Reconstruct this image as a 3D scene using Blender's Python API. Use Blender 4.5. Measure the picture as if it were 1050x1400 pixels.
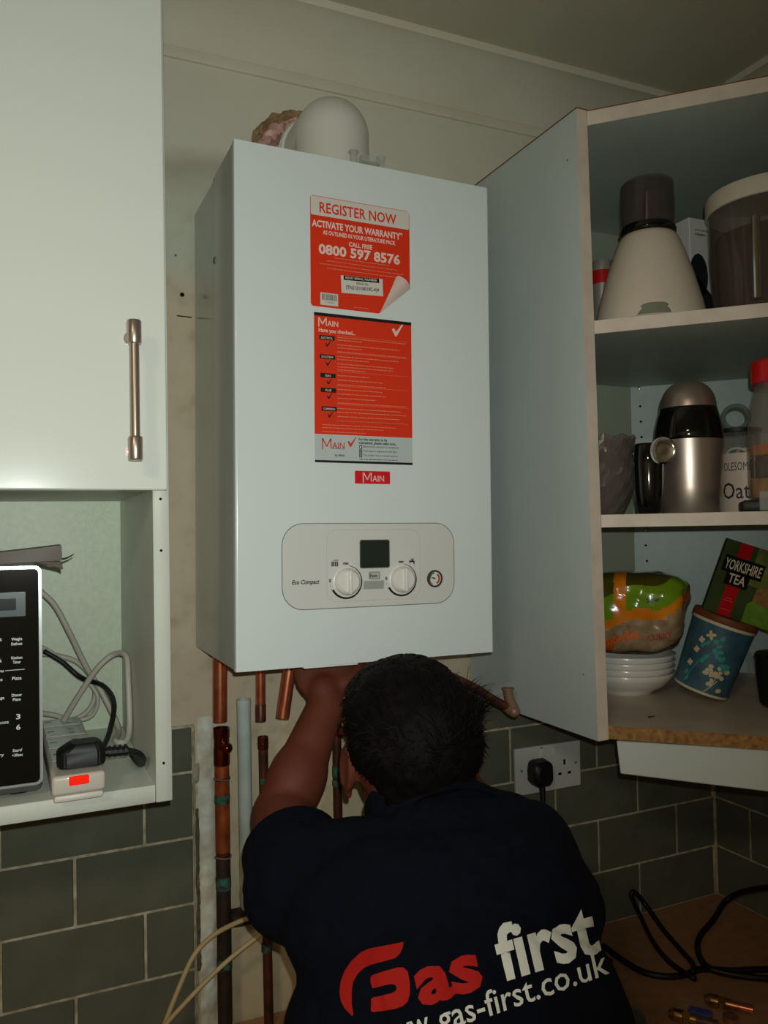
import bpy, bmesh, math, random
from mathutils import Vector, Matrix, noise
from mathutils.bvhtree import BVHTree
random.seed(7)
C = bpy.context.scene
COL = C.collection
for o in list(bpy.data.objects): bpy.data.objects.remove(o)

# ------------------------------------------------------------------ camera
F_PX, YAW, PITCH, ROLL, DIST, HGT = 1110., .4256, .0217, -.0179, 1.315, 1.70
_cy, _sy, _cp, _sp = math.cos(YAW), math.sin(YAW), math.cos(PITCH), math.sin(PITCH)
CF = Vector((_sy*_cp, _cy*_cp, _sp)); _R = Vector((_cy, -_sy, 0)); _U = _R.cross(CF)
CR = math.cos(ROLL)*_R + math.sin(ROLL)*_U
CU = math.cos(ROLL)*_U - math.sin(ROLL)*_R
CO = Vector((0, -DIST, HGT))
cam_d = bpy.data.cameras.new('camera'); cam = bpy.data.objects.new('camera', cam_d); COL.objects.link(cam)
cam_d.sensor_fit = 'HORIZONTAL'; cam_d.sensor_width = 36; cam_d.lens = F_PX/1050*36
cam_d.clip_start = .02; cam_d.clip_end = 50
M = Matrix((CR, CU, -CF)).transposed().to_4x4(); M.translation = CO; cam.matrix_world = M
C.camera = cam

# ------------------------------------------------------------------ light, exposure
w = bpy.data.worlds.new('world'); C.world = w; w.use_nodes = True
w.node_tree.nodes['Background'].inputs[0].default_value = (.55, .6, .55, 1)
w.node_tree.nodes['Background'].inputs[1].default_value = .02
def lamp(name, kind, loc, power, color, **k):
    l = bpy.data.lights.new(name, kind); l.energy = power; l.color = color
    for a, b in k.items(): setattr(l, a, b)
    o = bpy.data.objects.new(name, l); COL.objects.link(o); o.location = loc; return o
# the phone's own flash, beside the lens
fl = lamp('phone_flash', 'SPOT', CO + CR*.012 + CU*.028 - CF*.004, 22.5, (.93, 1.0, .955), shadow_soft_size=.004, spot_size=2.0, spot_blend=1.0)
fl.rotation_euler = (CF*1.0 - CR*.30 + CU*.14).to_track_quat('-Z', 'Y').to_euler()
# the kitchen's ceiling light, behind the photographer
cl = lamp('ceiling_light', 'AREA', (-.95, -2.1, 2.5), 12.5, (1.0, .83, .62), shape='DISK', size=.35)
C.view_settings.view_transform = 'Standard'; C.view_settings.look = 'None'
C.view_settings.exposure = 0.0; C.view_settings.gamma = 1.0
try: C.view_settings.use_curve_mapping = False
except Exception: pass

# ------------------------------------------------------------------ helpers
def at(px, py, ax='y', v=0.):
    """where the sight line through a pixel meets a plane of the room (x=, y=, z= or d: x+y=)"""
    d = CF + CR*(px-525)/F_PX - CU*(py-700)/F_PX
    if ax == 'd': n = Vector((1, 1, 0))
    else: n = Vector([1.*(c == ax) for c in 'xyz'])
    return CO + d*((v - n.dot(CO))/n.dot(d))
ORG = {}
def setp(o, label=None, cat=None, group=None, kind=None):
    if label: o['label'] = label
    if cat: o['category'] = cat
    if group: o['group'] = group
    if kind: o['kind'] = kind
    return o
def thing(name, loc, label, cat, group=None):
    o = bpy.data.objects.new(name, None); COL.objects.link(o); o.location = loc
    o.empty_display_size = .02
    ORG[o.name] = Vector(loc); return setp(o, label, cat, group)
def mk(name, bm, mat, parent=None, label=None, cat=None, group=None, kind=None, smooth=35, normals=True):
    if normals: bmesh.ops.recalc_face_normals(bm, faces=bm.faces[:])
    me = bpy.data.meshes.new(name)
    if parent is not None: org = ORG[parent.name]
    elif kind == 'structure': org = Vector((0, 0, 0))
    else:
        xs = [v.co for v in bm.verts]
        org = Vector(((min(c.x for c in xs)+max(c.x for c in xs))/2, (min(c.y for c in xs)+max(c.y for c in xs))/2, min(c.z for c in xs)))
    bmesh.ops.translate(bm, verts=bm.verts[:], vec=-org)
    bm.to_mesh(me); bm.free()
    o = bpy.data.objects.new(name, me); COL.objects.link(o)
    if isinstance(mat, (list, tuple)):
        for m in mat: me.materials.append(m)
    elif mat: me.materials.append(mat)
    if smooth:
        for p in me.polygons: p.use_smooth = True
        if smooth < 180:
            try: me.set_sharp_from_angle(angle=math.radians(smooth))
            except Exception: pass
    if smooth and smooth < 180 and len(me.polygons) < 400:   # big plane faces stay truly flat
        tot = sum(p.area for p in me.polygons)
        for p in me.polygons:
            if p.area > .06*tot and len(me.polygons) > 6: p.use_smooth = False
            elif len(me.polygons) <= 6: p.use_smooth = False
    if parent is not None: o.parent = parent
    else: o.location = org
    ORG[o.name] = org
    if parent is not None and kind is None and name in STUFF: kind = 'stuff'
    return setp(o, label, cat, group, kind)
STUFF = {'lettering', 'small_print', 'printed_flowers', 'printed_leaves', 'pin_holes', 'shirt_lettering', 'barcode', 'foot', 'test_point_cap', 'gauge_red', 'gauge_green', 'printed_picture', 'frayed_end', 'tick_mark', 'knob_scale'}
def B(): return bmesh.new()
def box(bm, lo, hi, bev=0., seg=2, mat=None, mi=0):
    lo, hi = Vector(lo), Vector(hi)
    r = bmesh.ops.create_cube(bm, size=1)
    vs = r['verts']; c = (lo+hi)/2; s = hi-lo
    for v in vs: v.co = Vector((v.co.x*s.x, v.co.y*s.y, v.co.z*s.z)) + c
    if mi:
        for f in {f for v in vs for f in v.link_faces}: f.material_index = mi
    if bev:
        es = list({e for v in vs for e in v.link_edges})
        rr = bmesh.ops.bevel(bm, geom=es, offset=bev, segments=seg, profile=.5, affect='EDGES', clamp_overlap=True)
        vs = list({v for f in rr['faces'] for v in f.verts} | {v for v in vs if v.is_valid})
    if mat is not None:
        for v in vs: v.co = mat @ v.co
    return vs
def frame(axis):
    z = Vector(axis).normalized(); x = z.orthogonal().normalized(); return x, z.cross(x), z
def cyl(bm, p0, p1, r0, r1=None, seg=20, bev=0., caps=True):
    p0, p1 = Vector(p0), Vector(p1); r1 = r0 if r1 is None else r1
    L = (p1-p0).length
    if bev: prof = [(0, 0), (r0-bev, 0), (r0-.3*bev, .3*bev), (r0, bev), (r1, L-bev), (r1-.3*bev, L-.3*bev), (r1-bev, L), (0, L)]
    elif caps: prof = [(0, 0), (r0, 0), (r1, L), (0, L)]
    else: prof = [(r0, 0), (r1, L)]
    return lathe(bm, prof, p0, p1-p0, seg)
def lathe(bm, prof, org=(0, 0, 0), axis=(0, 0, 1), seg=28, sx=1., sy=1., X=None):
    org = Vector(org); x, y, z = frame(axis)
    if X is not None: x = Vector(X).normalized(); y = z.cross(x)
    rings = []; out = []
    for r, h in prof:
        if r <= 1e-6: vs = [bm.verts.new(org + z*h)]
        else: vs = [bm.verts.new(org + z*h + x*(r*sx*math.cos(2*math.pi*i/seg)) + y*(r*sy*math.sin(2*math.pi*i/seg))) for i in range(seg)]
        rings.append(vs); out += vs
    for a, b in zip(rings, rings[1:]):
        for i in range(seg):
            j = (i+1) % seg
            if len(a) == 1 and len(b) == 1: continue
            if len(a) == 1: bm.faces.new((a[0], b[i], b[j]))
            elif len(b) == 1: bm.faces.new((a[i], b[0], a[j]))
            else: bm.faces.new((a[i], b[i], b[j], a[j]))
    return out
def spline(pts, n=8):
    P = [Vector(p) for p in pts]; P = [2*P[0]-P[1]] + P + [2*P[-1]-P[-2]]; out = []
    for i in range(1, len(P)-2):
        a, b, c, d = P[i-1:i+3]
        for k in range(n):
            t = k/n; out.append(.5*((2*b)+(c-a)*t+(2*a-5*b+4*c-d)*t*t+(3*b-a-3*c+d)*t**3))
    out.append(P[-2]); return out
def tube(bm, pts, r, seg=10, smooth=8, flat=1.):
    P = spline(pts, smooth) if smooth else [Vector(p) for p in pts]
    rr = r if callable(r) else (lambda t: r)
    n = None; rings = []
    for i, p in enumerate(P):
        t = (P[min(i+1, len(P)-1)] - P[max(i-1, 0)]).normalized()
        n = t.orthogonal().normalized() if n is None else (n - t*n.dot(t)).normalized()
        b = t.cross(n); q = rr(i/(len(P)-1))
        rings.append([bm.verts.new(p + n*q*math.cos(2*math.pi*k/seg) + b*q*flat*math.sin(2*math.pi*k/seg)) for k in range(seg)])
    for a, b in zip(rings, rings[1:]):
        for k in range(seg): bm.faces.new((a[k], b[k], b[(k+1) % seg], a[(k+1) % seg]))
    bm.faces.new(rings[0][::-1]); bm.faces.new(rings[-1])
def ball(bm, c, r, seg=18, s=(1, 1, 1), rot=None):
    r_ = bmesh.ops.create_uvsphere(bm, u_segments=seg, v_segments=max(6, seg//2), radius=r)
    for v in r_['verts']:
        v.co = Vector((v.co.x*s[0], v.co.y*s[1], v.co.z*s[2]))
        if rot is not None: v.co = rot @ v.co
        v.co += Vector(c)
    return r_['verts']
def poly(bm, pts, ext=None):
    vs = [bm.verts.new(p) for p in pts]; f = bm.faces.new(vs)
    if ext is not None:
        r = bmesh.ops.extrude_face_region(bm, geom=[f])
        bmesh.ops.translate(bm, verts=[v for v in r['geom'] if isinstance(v, bmesh.types.BMVert)], vec=Vector(ext))
    return vs
def rrect(w, h, r, n=5):
    pts = []
    for cx, cy, a0 in ((w/2-r, h/2-r, 0), (-w/2+r, h/2-r, 90), (-w/2+r, -h/2+r, 180), (w/2-r, -h/2+r, 270)):
        for i in range(n+1):
            a = math.radians(a0+90*i/n); pts.append((cx+r*math.cos(a), cy+r*math.sin(a)))
    return pts
def text2d(s, size=1., bold=0., width=None, align='CENTER', shear=0., res=2):
    """the letters as a flat mesh: lists of (x, y) verts and faces"""
    cu = bpy.data.curves.new('t', 'FONT'); cu.body = s; cu.size = 1.; cu.offset = bold; cu.resolution_u = res
    cu.align_x = align; cu.shear = shear
    o = bpy.data.objects.new('t', cu); COL.objects.link(o)
    bpy.context.view_layer.update()
    me = bpy.data.meshes.new_from_object(o.evaluated_get(bpy.context.evaluated_depsgraph_get()))
    V = [(v.co.x, v.co.y) for v in me.vertices]; Fc = [tuple(p.vertices) for p in me.polygons]
    bpy.data.objects.remove(o); bpy.data.curves.remove(cu); bpy.data.meshes.remove(me)
    if not V: return V, Fc
    x0, x1 = min(v[0] for v in V), max(v[0] for v in V)
    y0, y1 = min(v[1] for v in V), max(v[1] for v in V)
    kx = width/(x1-x0) if width else size
    ky = size
    return [((x-(x0+x1)/2)*kx if align == 'CENTER' else (x-x0)*kx, y*ky) for x, y in V], Fc
def put2d(bm, VF, org, ex, ey, mi=0):
    org, ex, ey = Vector(org), Vector(ex), Vector(ey)
    vs = [bm.verts.new(org + ex*x + ey*y) for x, y in VF[0]]
    for f in VF[1]:
        try:
            q = bm.faces.new([vs[i] for i in f]); q.material_index = mi
        except Exception: pass
def write(bm, s, org, ex, ey, size, **k): put2d(bm, text2d(s, size, **k), org, ex, ey)

# ------------------------------------------------------------------ materials
def hexc(r, g, b):
    f = lambda c: (c/255/12.92) if c/255 <= .04045 else ((c/255+.055)/1.055)**2.4
    return (f(r), f(g), f(b), 1)
MATS = {}
def mat(name, col, rough=.5, metal=0., spec=.5, col2=None, scale=20., amt=.5, bump=0., bscale=60., coat=0., trans=0., ior=1.45, emit=None, es=0., aniso=None, dist=0., alpha=1.):
    if name in MATS: return MATS[name]
    m = bpy.data.materials.new(name); m.use_nodes = True; n = m.node_tree.nodes; l = m.node_tree.links
    b = n['Principled BSDF']; b.inputs['Base Color'].default_value = hexc(*col)
    b.inputs['Roughness'].default_value = rough; b.inputs['Metallic'].default_value = metal
    b.inputs['Specular IOR Level'].default_value = spec; b.inputs['Coat Weight'].default_value = coat
    b.inputs['Coat Roughness'].default_value = .06
    b.inputs['Transmission Weight'].default_value = trans; b.inputs['IOR'].default_value = ior
    if alpha < 1: b.inputs['Alpha'].default_value = alpha
    tc = n.new('ShaderNodeTexCoord'); mp = n.new('ShaderNodeMapping'); l.new(tc.outputs['Object'], mp.inputs[0])
    if aniso: mp.inputs['Scale'].default_value = aniso
    if col2 is None and not metal and amt: col2 = tuple(c*.93 for c in col); 
    if col2 is not None:
        t = n.new('ShaderNodeTexNoise'); t.inputs['Scale'].default_value = scale; t.inputs['Detail'].default_value = 5
        t.inputs['Distortion'].default_value = dist
        l.new(mp.outputs[0], t.inputs[0])
        r = n.new('ShaderNodeValToRGB'); r.color_ramp.elements[0].position = .5-amt/2*.6; r.color_ramp.elements[1].position = .5+amt/2*.6
        r.color_ramp.elements[0].color = hexc(*col2); r.color_ramp.elements[1].color = hexc(*col)
        l.new(t.outputs[0], r.inputs[0]); l.new(r.outputs[0], b.inputs['Base Color'])
    if bump:
        t2 = n.new('ShaderNodeTexNoise'); t2.inputs['Scale'].default_value = bscale; t2.inputs['Detail'].default_value = 6
        l.new(mp.outputs[0], t2.inputs[0]); bu = n.new('ShaderNodeBump'); bu.inputs['Strength'].default_value = bump; bu.inputs['Distance'].default_value = .002
        l.new(t2.outputs[0], bu.inputs['Height']); l.new(bu.outputs[0], b.inputs['Normal'])
    if emit: b.inputs['Emission Color'].default_value = hexc(*emit); b.inputs['Emission Strength'].default_value = es
    MATS[name] = m; return m
white_gloss = mat('white_gloss_door', (228, 232, 222), .16, coat=.3, amt=0)
carcass = mat('white_melamine', (222, 226, 214), .45, col2=(212, 216, 203), scale=8, bump=.05, bscale=400)
carcass_blue = mat('blue_white_melamine', (208, 216, 213), .45, col2=(200, 209, 206), scale=6, bump=.05, bscale=400)
edge_m = mat('cream_edging', (226, 210, 192), .5, col2=(212, 196, 178), scale=25)
chip = mat('raw_chipboard', (190, 142, 84), .9, col2=(112, 72, 38), scale=130, amt=1., bump=.6, bscale=200)
boiler_m = mat('boiler_enamel', (226, 234, 232), .22, coat=.25, amt=0)
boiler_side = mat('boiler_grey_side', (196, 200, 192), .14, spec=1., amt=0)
fascia_m = mat('fascia_plastic', (219, 219, 214), .35, amt=0)
white_pl = mat('white_plastic', (232, 230, 222), .3, coat=.2, amt=0)
orange_m = mat('label_orange', (232, 58, 30), .35, amt=0)
paper_m = mat('label_paper', (222, 216, 206), .4, amt=0)
silver_pap = mat('label_grey', (196, 206, 203), .3, amt=0)
pink_print = mat('print_cream', (244, 214, 200), .5, amt=0)
faint_print = mat('print_faint', (232, 128, 100), .5, amt=0)
black_pr = mat('print_black', (22, 22, 22), .5, amt=0)
red_badge = mat('badge_red', (222, 34, 44), .3, amt=0)
grey_pr = mat('print_grey', (110, 112, 108), .5, amt=0)
lcd_m = mat('lcd_glass', (38, 48, 44), .08, coat=.5, amt=0)
groove_m = mat('groove_grey', (120, 124, 120), .6, amt=0)
rubber = mat('black_rubber', (20, 20, 20), .45, col2=(14, 14, 14))
black_gl = mat('black_gloss', (9, 11, 12), .08, coat=.6, amt=0)
black_pl = mat('black_plastic', (15, 15, 16), .5, amt=0)
dark_tile = mat('tile_glaze', (106, 109, 94), .2, col2=(92, 95, 80), scale=14, amt=.8, bump=.05, bscale=40)
grout_m = mat('grout', (206, 198, 172), .9, col2=(160, 150, 125), scale=60, bump=.4, bscale=200)
steel = mat('brushed_steel', (196, 180, 168), .34, .85, bump=.05, bscale=80, aniso=(30, 30, 1))
nickel = mat('satin_nickel', (188, 172, 158), .3, .85)
bright_steel = mat('bright_steel', (196, 188, 178), .35, .6, amt=0)
chrome = mat('chrome', (200, 200, 198), .12, 1.)
copper_new = mat('bright_copper', (238, 146, 106), .27, .85, col2=(214, 118, 84), scale=60, bump=.05)
copper_old = mat('tarnished_copper', (196, 96, 44), .45, .35, col2=(110, 50, 28), scale=35, amt=.8, bump=.2)
copper_dark = mat('brown_copper', (112, 58, 40), .4, .35, col2=(46, 34, 28), scale=40, amt=.8, bump=.2)
verdigris = mat('verdigris', (56, 118, 100), .85, .1, col2=(62, 36, 24), scale=110, amt=.5, bump=.6, bscale=160)
brass = mat('brass', (200, 150, 70), .25, 1.)
pvc = mat('painted_waste_pipe', (208, 220, 212), .4, col2=(180, 192, 180), scale=12)
cream_cable = mat('cream_cable', (206, 186, 140), .5, col2=(188, 166, 120), scale=10)
grey_cable = mat('grey_white_cable', (188, 182, 168), .45, col2=(176, 170, 156), scale=10)
socket_m = mat('socket_plastic', (205, 208, 200), .3, coat=.2, amt=0)
navy = mat('navy_polo_cloth', (12, 16, 28), .95, spec=.15, col2=(9, 12, 22), scale=60, bump=.35, bscale=900)
print_red = mat('shirt_print_red', (190, 34, 28), .7, spec=.2, amt=0)
print_wh = mat('shirt_print_white', (236, 238, 226), .7, spec=.2, amt=0)
jean = mat('dark_work_trousers', (30, 32, 38), .9, col2=(22, 24, 30), scale=80)
leather = mat('boot_leather', (40, 30, 24), .6, col2=(28, 20, 16), scale=40)
hair_m = mat('black_hair', (17, 12, 10), .68, spec=.13, col2=(9, 7, 6), scale=50, amt=1.)
worktop_m = mat('worktop_brown', (188, 140, 100), .45, col2=(160, 114, 80), scale=45, amt=1., bump=.03)
ceil_m = mat('ceiling_paint', (206, 200, 176), .85, col2=(198, 192, 168), scale=5, bump=.15, bscale=120)
cove_m = mat('coving_paint', (222, 216, 196), .7, col2=(214, 208, 188), scale=6, bump=.08, bscale=80)
floor_m = mat('floor_lino', (110, 100, 84), .5, col2=(96, 86, 70), scale=10)
room_m = mat('room_paint', (196, 190, 166), .85)
flue_m = mat('flue_plastic', (222, 220, 210), .35, bump=.02, bscale=200, amt=0)
foam_m = mat('pink_fire_foam', (236, 200, 190), .8, col2=(190, 132, 116), scale=70, amt=.9, bump=1., bscale=60)
rubble_m = mat('broken_plaster', (190, 160, 118), .95, col2=(120, 92, 62), scale=60, amt=.9, bump=1., bscale=90)
def clear(name, col, rough=.05, a=.35, amt=0):
    """thin clear plastic or glass wall"""
    if name in MATS: return MATS[name]
    m = bpy.data.materials.new(name); m.use_nodes = True; n = m.node_tree.nodes; l = m.node_tree.links
    b = n['Principled BSDF']; b.inputs['Base Color'].default_value = hexc(*col); b.inputs['Roughness'].default_value = rough
    b.inputs['Alpha'].default_value = a; b.inputs['Coat Weight'].default_value = .5; b.inputs['Coat Roughness'].default_value = .03
    MATS[name] = m; return m
smoky = clear('smoked_plastic', (84, 70, 70), .12, .42)
smoky2 = clear('brown_tinted_plastic', (96, 84, 72), .08, .34)
clear_pl = clear('clear_plastic', (200, 206, 200), .08, .3)
glass_d = clear('dim_glass', (120, 124, 116), .06, .4)
cutglass = clear('cut_glass', (112, 100, 92), .1, .8)

def wall_material():
    m = bpy.data.materials.new('old_plaster_wall'); m.use_nodes = True; n = m.node_tree.nodes; l = m.node_tree.links
    b = n['Principled BSDF']; b.inputs['Roughness'].default_value = .85
    tc = n.new('ShaderNodeTexCoord'); sep = n.new('ShaderNodeSeparateXYZ'); l.new(tc.outputs['Object'], sep.inputs[0])
    nz = n.new('ShaderNodeTexNoise'); nz.inputs['Scale'].default_value = 7; nz.inputs['Detail'].default_value = 6; l.new(tc.outputs['Object'], nz.inputs[0])
    nf = n.new('ShaderNodeTexNoise'); nf.inputs['Scale'].default_value = 26; nf.inputs['Detail'].default_value = 8; l.new(tc.outputs['Object'], nf.inputs[0])
    def ramp(src, stops):
        r = n.new('ShaderNodeValToRGB'); e = r.color_ramp.elements
        e[0].position, e[0].color = stops[0]; e[1].position, e[1].color = stops[-1]
        for p, c in stops[1:-1]:
            q = e.new(p); q.color = c
        l.new(src, r.inputs[0]); return r.outputs[0]
    # colour by height: paint above, darker band, patch of old paint, bare plaster below
    mr = n.new('ShaderNodeMapRange'); mr.inputs[1].default_value = .9; mr.inputs[2].default_value = 2.6
    ad = n.new('ShaderNodeMath'); ad.operation = 'MULTIPLY_ADD'; ad.inputs[1].default_value = .05
    l.new(nz.outputs[0], ad.inputs[0]); l.new(sep.outputs[2], ad.inputs[2]); l.new(ad.outputs[0], mr.inputs[0])
    z = lambda h: (h+.025-.9)/1.7
    zone = ramp(mr.outputs[0], [(0., hexc(206, 190, 154)), (z(1.35), hexc(210, 198, 166)), (z(1.42), hexc(208, 192, 166)), (z(2.08), hexc(212, 196, 168)), (z(2.14), hexc(204, 206, 186)), (z(2.25), hexc(204, 204, 184)), (z(2.30), hexc(184, 180, 160)), (z(2.335), hexc(220, 216, 198)), (1., hexc(220, 216, 198))])
    mot = ramp(nf.outputs[0], [(.3, (.74, .70, .62, 1)), (.45, (.93, .92, .9, 1)), (.7, (1, 1, 1, 1))])
    mx = n.new('ShaderNodeMix'); mx.data_type = 'RGBA'; mx.blend_type = 'MULTIPLY'
    fr = n.new('ShaderNodeMapRange'); fr.inputs[1].default_value = 2.35; fr.inputs[2].default_value = 2.05; fr.inputs[3].default_value = .1; fr.inputs[4].default_value = .8
    l.new(sep.outputs[2], fr.inputs[0]); l.new(fr.outputs[0], mx.inputs[0]); l.new(zone, mx.inputs[6]); l.new(mot, mx.inputs[7])
    l.new(mx.outputs[2], b.inputs['Base Color'])
    bu = n.new('ShaderNodeBump'); bu.inputs['Strength'].default_value = .35; bu.inputs['Distance'].default_value = .003
    l.new(nf.outputs[0], bu.inputs['Height']); l.new(bu.outputs[0], b.inputs['Normal']); return m
wall_m = wall_material()
def skin_material():
    m = mat('skin', (112, 56, 35), .68, col2=(96, 44, 27), scale=18, amt=.9, bump=.08, bscale=220)
    m.node_tree.nodes['Principled BSDF'].inputs['Subsurface Weight'].default_value = .06
    m.node_tree.nodes['Principled BSDF'].inputs['Subsurface Radius'].default_value = (.01, .004, .002)
    return m
skin = skin_material()

# ------------------------------------------------------------------ the room
XR, WT, ZC = 1.366, .905, 2.562
def struct(name, lo, hi, m, **k):
    bm = B(); box(bm, lo, hi); return mk(name, bm, m, kind='structure', smooth=0, **k)
wall_back = struct('wall_back', (-1.8, .006, 0), (XR+.2, .16, 2.8), wall_m)
wall_right = struct('wall_right', (XR+.006, -3.1, 0), (XR+.2, .006, 2.8), wall_m)
struct('wall_left', (-1.9, -3.1, 0), (-1.8, .16, 2.8), room_m)
struct('wall_front', (-1.9, -3.2, 0), (XR+.2, -3.1, 2.8), room_m)
struct('floor', (-1.9, -3.2, -.1), (XR+.2, .16, 0), floor_m)
struct('ceiling', (-1.9, -3.2, ZC), (XR+.2, .16, ZC+.1), ceil_m)
# coving: a shallow cove with a bead along its two edges
def coving(name, along, a0, a1):
    prof = [(.0, 2.470), (.006, 2.470), (.009, 2.476), (.007, 2.486)]
    for i in range(9):
        t = i/8; s = t*math.pi/2
        prof.append((.010+.082*(1-math.cos(s))*.7+.082*t*.3, 2.487+.064*math.sin(s)*.55+.064*t*.45))
    prof += [(.100, 2.551), (.104, 2.556), (.104, ZC+.002), (0, ZC+.002)]
    bm = B(); rings = []
    for a in (a0, a1):
        rings.append([bm.verts.new((a if along == 'x' else XR+.006-q, .006-q if along == 'x' else a, z)) for q, z in prof])
    n = len(prof)
    for i in range(n): bm.faces.new((rings[0][i], rings[0][(i+1) % n], rings[1][(i+1) % n], rings[1][i]))
    bm.faces.new(rings[0]); bm.faces.new(rings[1])
    mk(name, bm, cove_m, kind='structure', smooth=40)
coving('trim_1', 'x', -1.8, XR); coving('trim_2', 'y', -3.1, .0)

# tiles: every tile a piece, in running bond; full tiles share one mesh
ROW = [WT+.1036*i for i in range(5)]+[1.392]
TW, GAP = .2035, .0044
_tm = {}
def tile(parent, w_, h_, x, z, wall='back'):
    key = (round(w_, 4), round(h_, 4))
    if key not in _tm:
        bm = B(); box(bm, (0, -.0062, 0), (w_, .0015, h_), .0013, 1)
        me = bpy.data.meshes.new('tile'); bm.to_mesh(me); bm.free(); me.materials.append(dark_tile); _tm[key] = me
    o = bpy.data.objects.new('tile', _tm[key]); COL.objects.link(o)
    if wall == 'back': o.location = (x, .006, z)
    else: o.location = (XR+.006, x, z); o.rotation_euler = (0, 0, -math.pi/2)
    o.parent = parent
def tile_run(parent, x0, x1, rows, joint, wall='back'):
    for r in rows:
        z0, z1 = ROW[r], ROW[r+1]; off = joint + (TW/2 if r % 2 else 0)
        k = math.floor((x0-off)/TW)
        while off+k*TW < x1-.004:
            a, b = max(off+k*TW, x0), min(off+(k+1)*TW, x1)
            if b-a > .008: tile(parent, b-a-GAP, z1-z0-GAP, a+GAP/2, z0+GAP/2, wall)
            k += 1
def grout(lo, hi, parent):
    bm = B(); box(bm, lo, hi); return mk('grout', bm, grout_m, parent, smooth=0)
grout((-.9, .0022, WT), (.2565, .0075, 1.3935), wall_back)
grout((.66, .0022, WT), (XR+.006, .0075, 1.3935), wall_back)
grout((XR+.0022, -1.2, WT), (XR+.0075, .002, 1.3935), wall_right)
tile_run(wall_back, -.6, .2545, range(5), -.0255-TW/2+.0)
tile_run(wall_back, .66, XR-.002, range(5), 1.156)
for r in range(5):   # the side wall: y runs from the corner towards the room
    off = .09 if r % 2 else .09+TW/2; y = 0.; nxt = off if off < TW else off-TW
    while y < .9:
        tile(wall_right, nxt-y-GAP, ROW[r+1]-ROW[r]-GAP, -y-GAP/2, ROW[r]+GAP/2, 'right'); y, nxt = nxt, nxt+TW
# sliver of old adhesive and the ragged plaster strip at the edge of the left tiles
def ragged(name, x0, x1, z0, z1, th, m, seed, parent, amp=.003, lump=.002):
    bm = B(); n = int((z1-z0)/.006); cols = 6; g = []
    for i in range(n+1):
        z = z0+(z1-z0)*i/n
        a = x0+amp*noise.noise(Vector((seed, z*35, 0)))+amp*.6*noise.noise(Vector((seed, z*120, 3)))
        b = x1+amp*noise.noise(Vector((seed+9, z*30, 0)))+amp*.6*noise.noise(Vector((seed+9, z*140, 3)))
        row = []
        for c in range(cols+1):
            t = c/cols; e = min(1, 4*t, 4*(1-t)) * min(1, i/2, (n-i)/2)
            x = a+(b-a)*t
            row.append(bm.verts.new((x, .0065-(th+lump*noise.noise(Vector((x*90, z*60, seed))))*e, z)))
        g.append(row)
    for i in range(n):
        for c in range(cols): bm.faces.new((g[i][c], g[i][c+1], g[i+1][c+1], g[i+1][c]))
    return mk(name, bm, m, parent, smooth=60)
strip_m = mat('pale_skim_plaster', (232, 242, 232), .7, col2=(186, 172, 142), scale=38, amt=.9, bump=.5, bscale=90)
grout2 = mat('ragged_adhesive', (188, 184, 164), .85, col2=(140, 128, 100), scale=50, amt=.9, bump=.8, bscale=120)
ragged('plaster_strip', .262, .2895, .91, 1.405, .005, strip_m, 3., wall_back, .0030, .004)
ragged('adhesive_bead', .2525, .2585, .91, 1.392, .007, grout2, 5., wall_back, .0022, .003)
ragged('adhesive_bead', .2565, .264, 1.0, 1.26, .005, mat('dark_torn_edge', (120, 112, 84), .9, col2=(50, 56, 42), scale=90, amt=1., bump=1., bscale=150), 15., wall_back, .003, .004)
ragged('adhesive_bead', .19, .258, 1.3905, 1.399, .004, grout2, 8., wall_back, .0, .002)
ragged('adhesive_bead', .253, .266, 1.298, 1.332, .010, grout2, 11., wall_back, .002, .004)
def disc(name, c, r, m, parent, axis=(0, -1, 0), th=.0008, seg=12):
    bm = B(); cyl(bm, Vector(c), Vector(c)+Vector(axis)*th, r, seg=seg); return mk(name, bm, m, parent)
hole_m = mat('dark_hole', (14, 12, 10), .9, spec=.1, amt=0)
disc('screw_hole', at(249, 403, 'y', .006), .0035, hole_m, wall_back)
disc('screw_hole', at(240, 349, 'y', .006), .002, mat('pencil_grey', (110, 106, 92), .9, amt=0), wall_back)
bm = B(); a, b_ = at(242, 431.5, 'y', .0055), at(262, 434, 'y', .0055)
tube(bm, [a, (a+b_)/2, b_], .0009, 6, 2); mk('pencil_mark', bm, hole_m, wall_back)
bm = B(); box(bm, (-1.8, -.60, WT-.038), (XR+.005, .0055, WT), .003)
setp(mk('worktop', bm, worktop_m), 'brown speckled worktop under the dark green tiles', 'worktop')
# ------------------------------------------------------------------ left wall cabinet with its open niche
LX = .166
lc = thing('wall_cabinet', (-.13, -.16, 1.385), 'glossy white wall cabinet left of the boiler with bar handle above an open microwave niche', 'cabinet')
bm = B(); box(bm, (LX-.019, -.33, 1.385), (LX, .0, 2.46), .0008, 1); side = mk('side_panel', bm, carcass, lc)
bm = B(); box(bm, (-.45, -.33, 1.385), (-.431, .0, 2.46), .0008, 1); mk('side_panel', bm, carcass, lc)
bm = B(); box(bm, (-.4305, -.329, 1.385), (LX-.0195, .0, 1.4055), .0008, 1); mk('bottom_panel', bm, carcass, lc)
bm = B(); box(bm, (-.4305, -.329, 1.7515), (LX-.0195, .0, 1.7695), .0008, 1); mk('shelf', bm, carcass, lc)
bm = B(); box(bm, (-.4305, -.329, 2.44), (LX-.0195, .0, 2.459), .0008, 1); mk('top_panel', bm, carcass, lc)
greenish = mat('greenish_back_panel', (206, 216, 190), .4, col2=(190, 202, 178), scale=120, amt=.8, bump=.1, bscale=300)
bm = B(); box(bm, (-.4305, -.008, 1.406), (LX-.0195, -.002, 1.751)); mk('back_panel', bm, greenish, lc)
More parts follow.
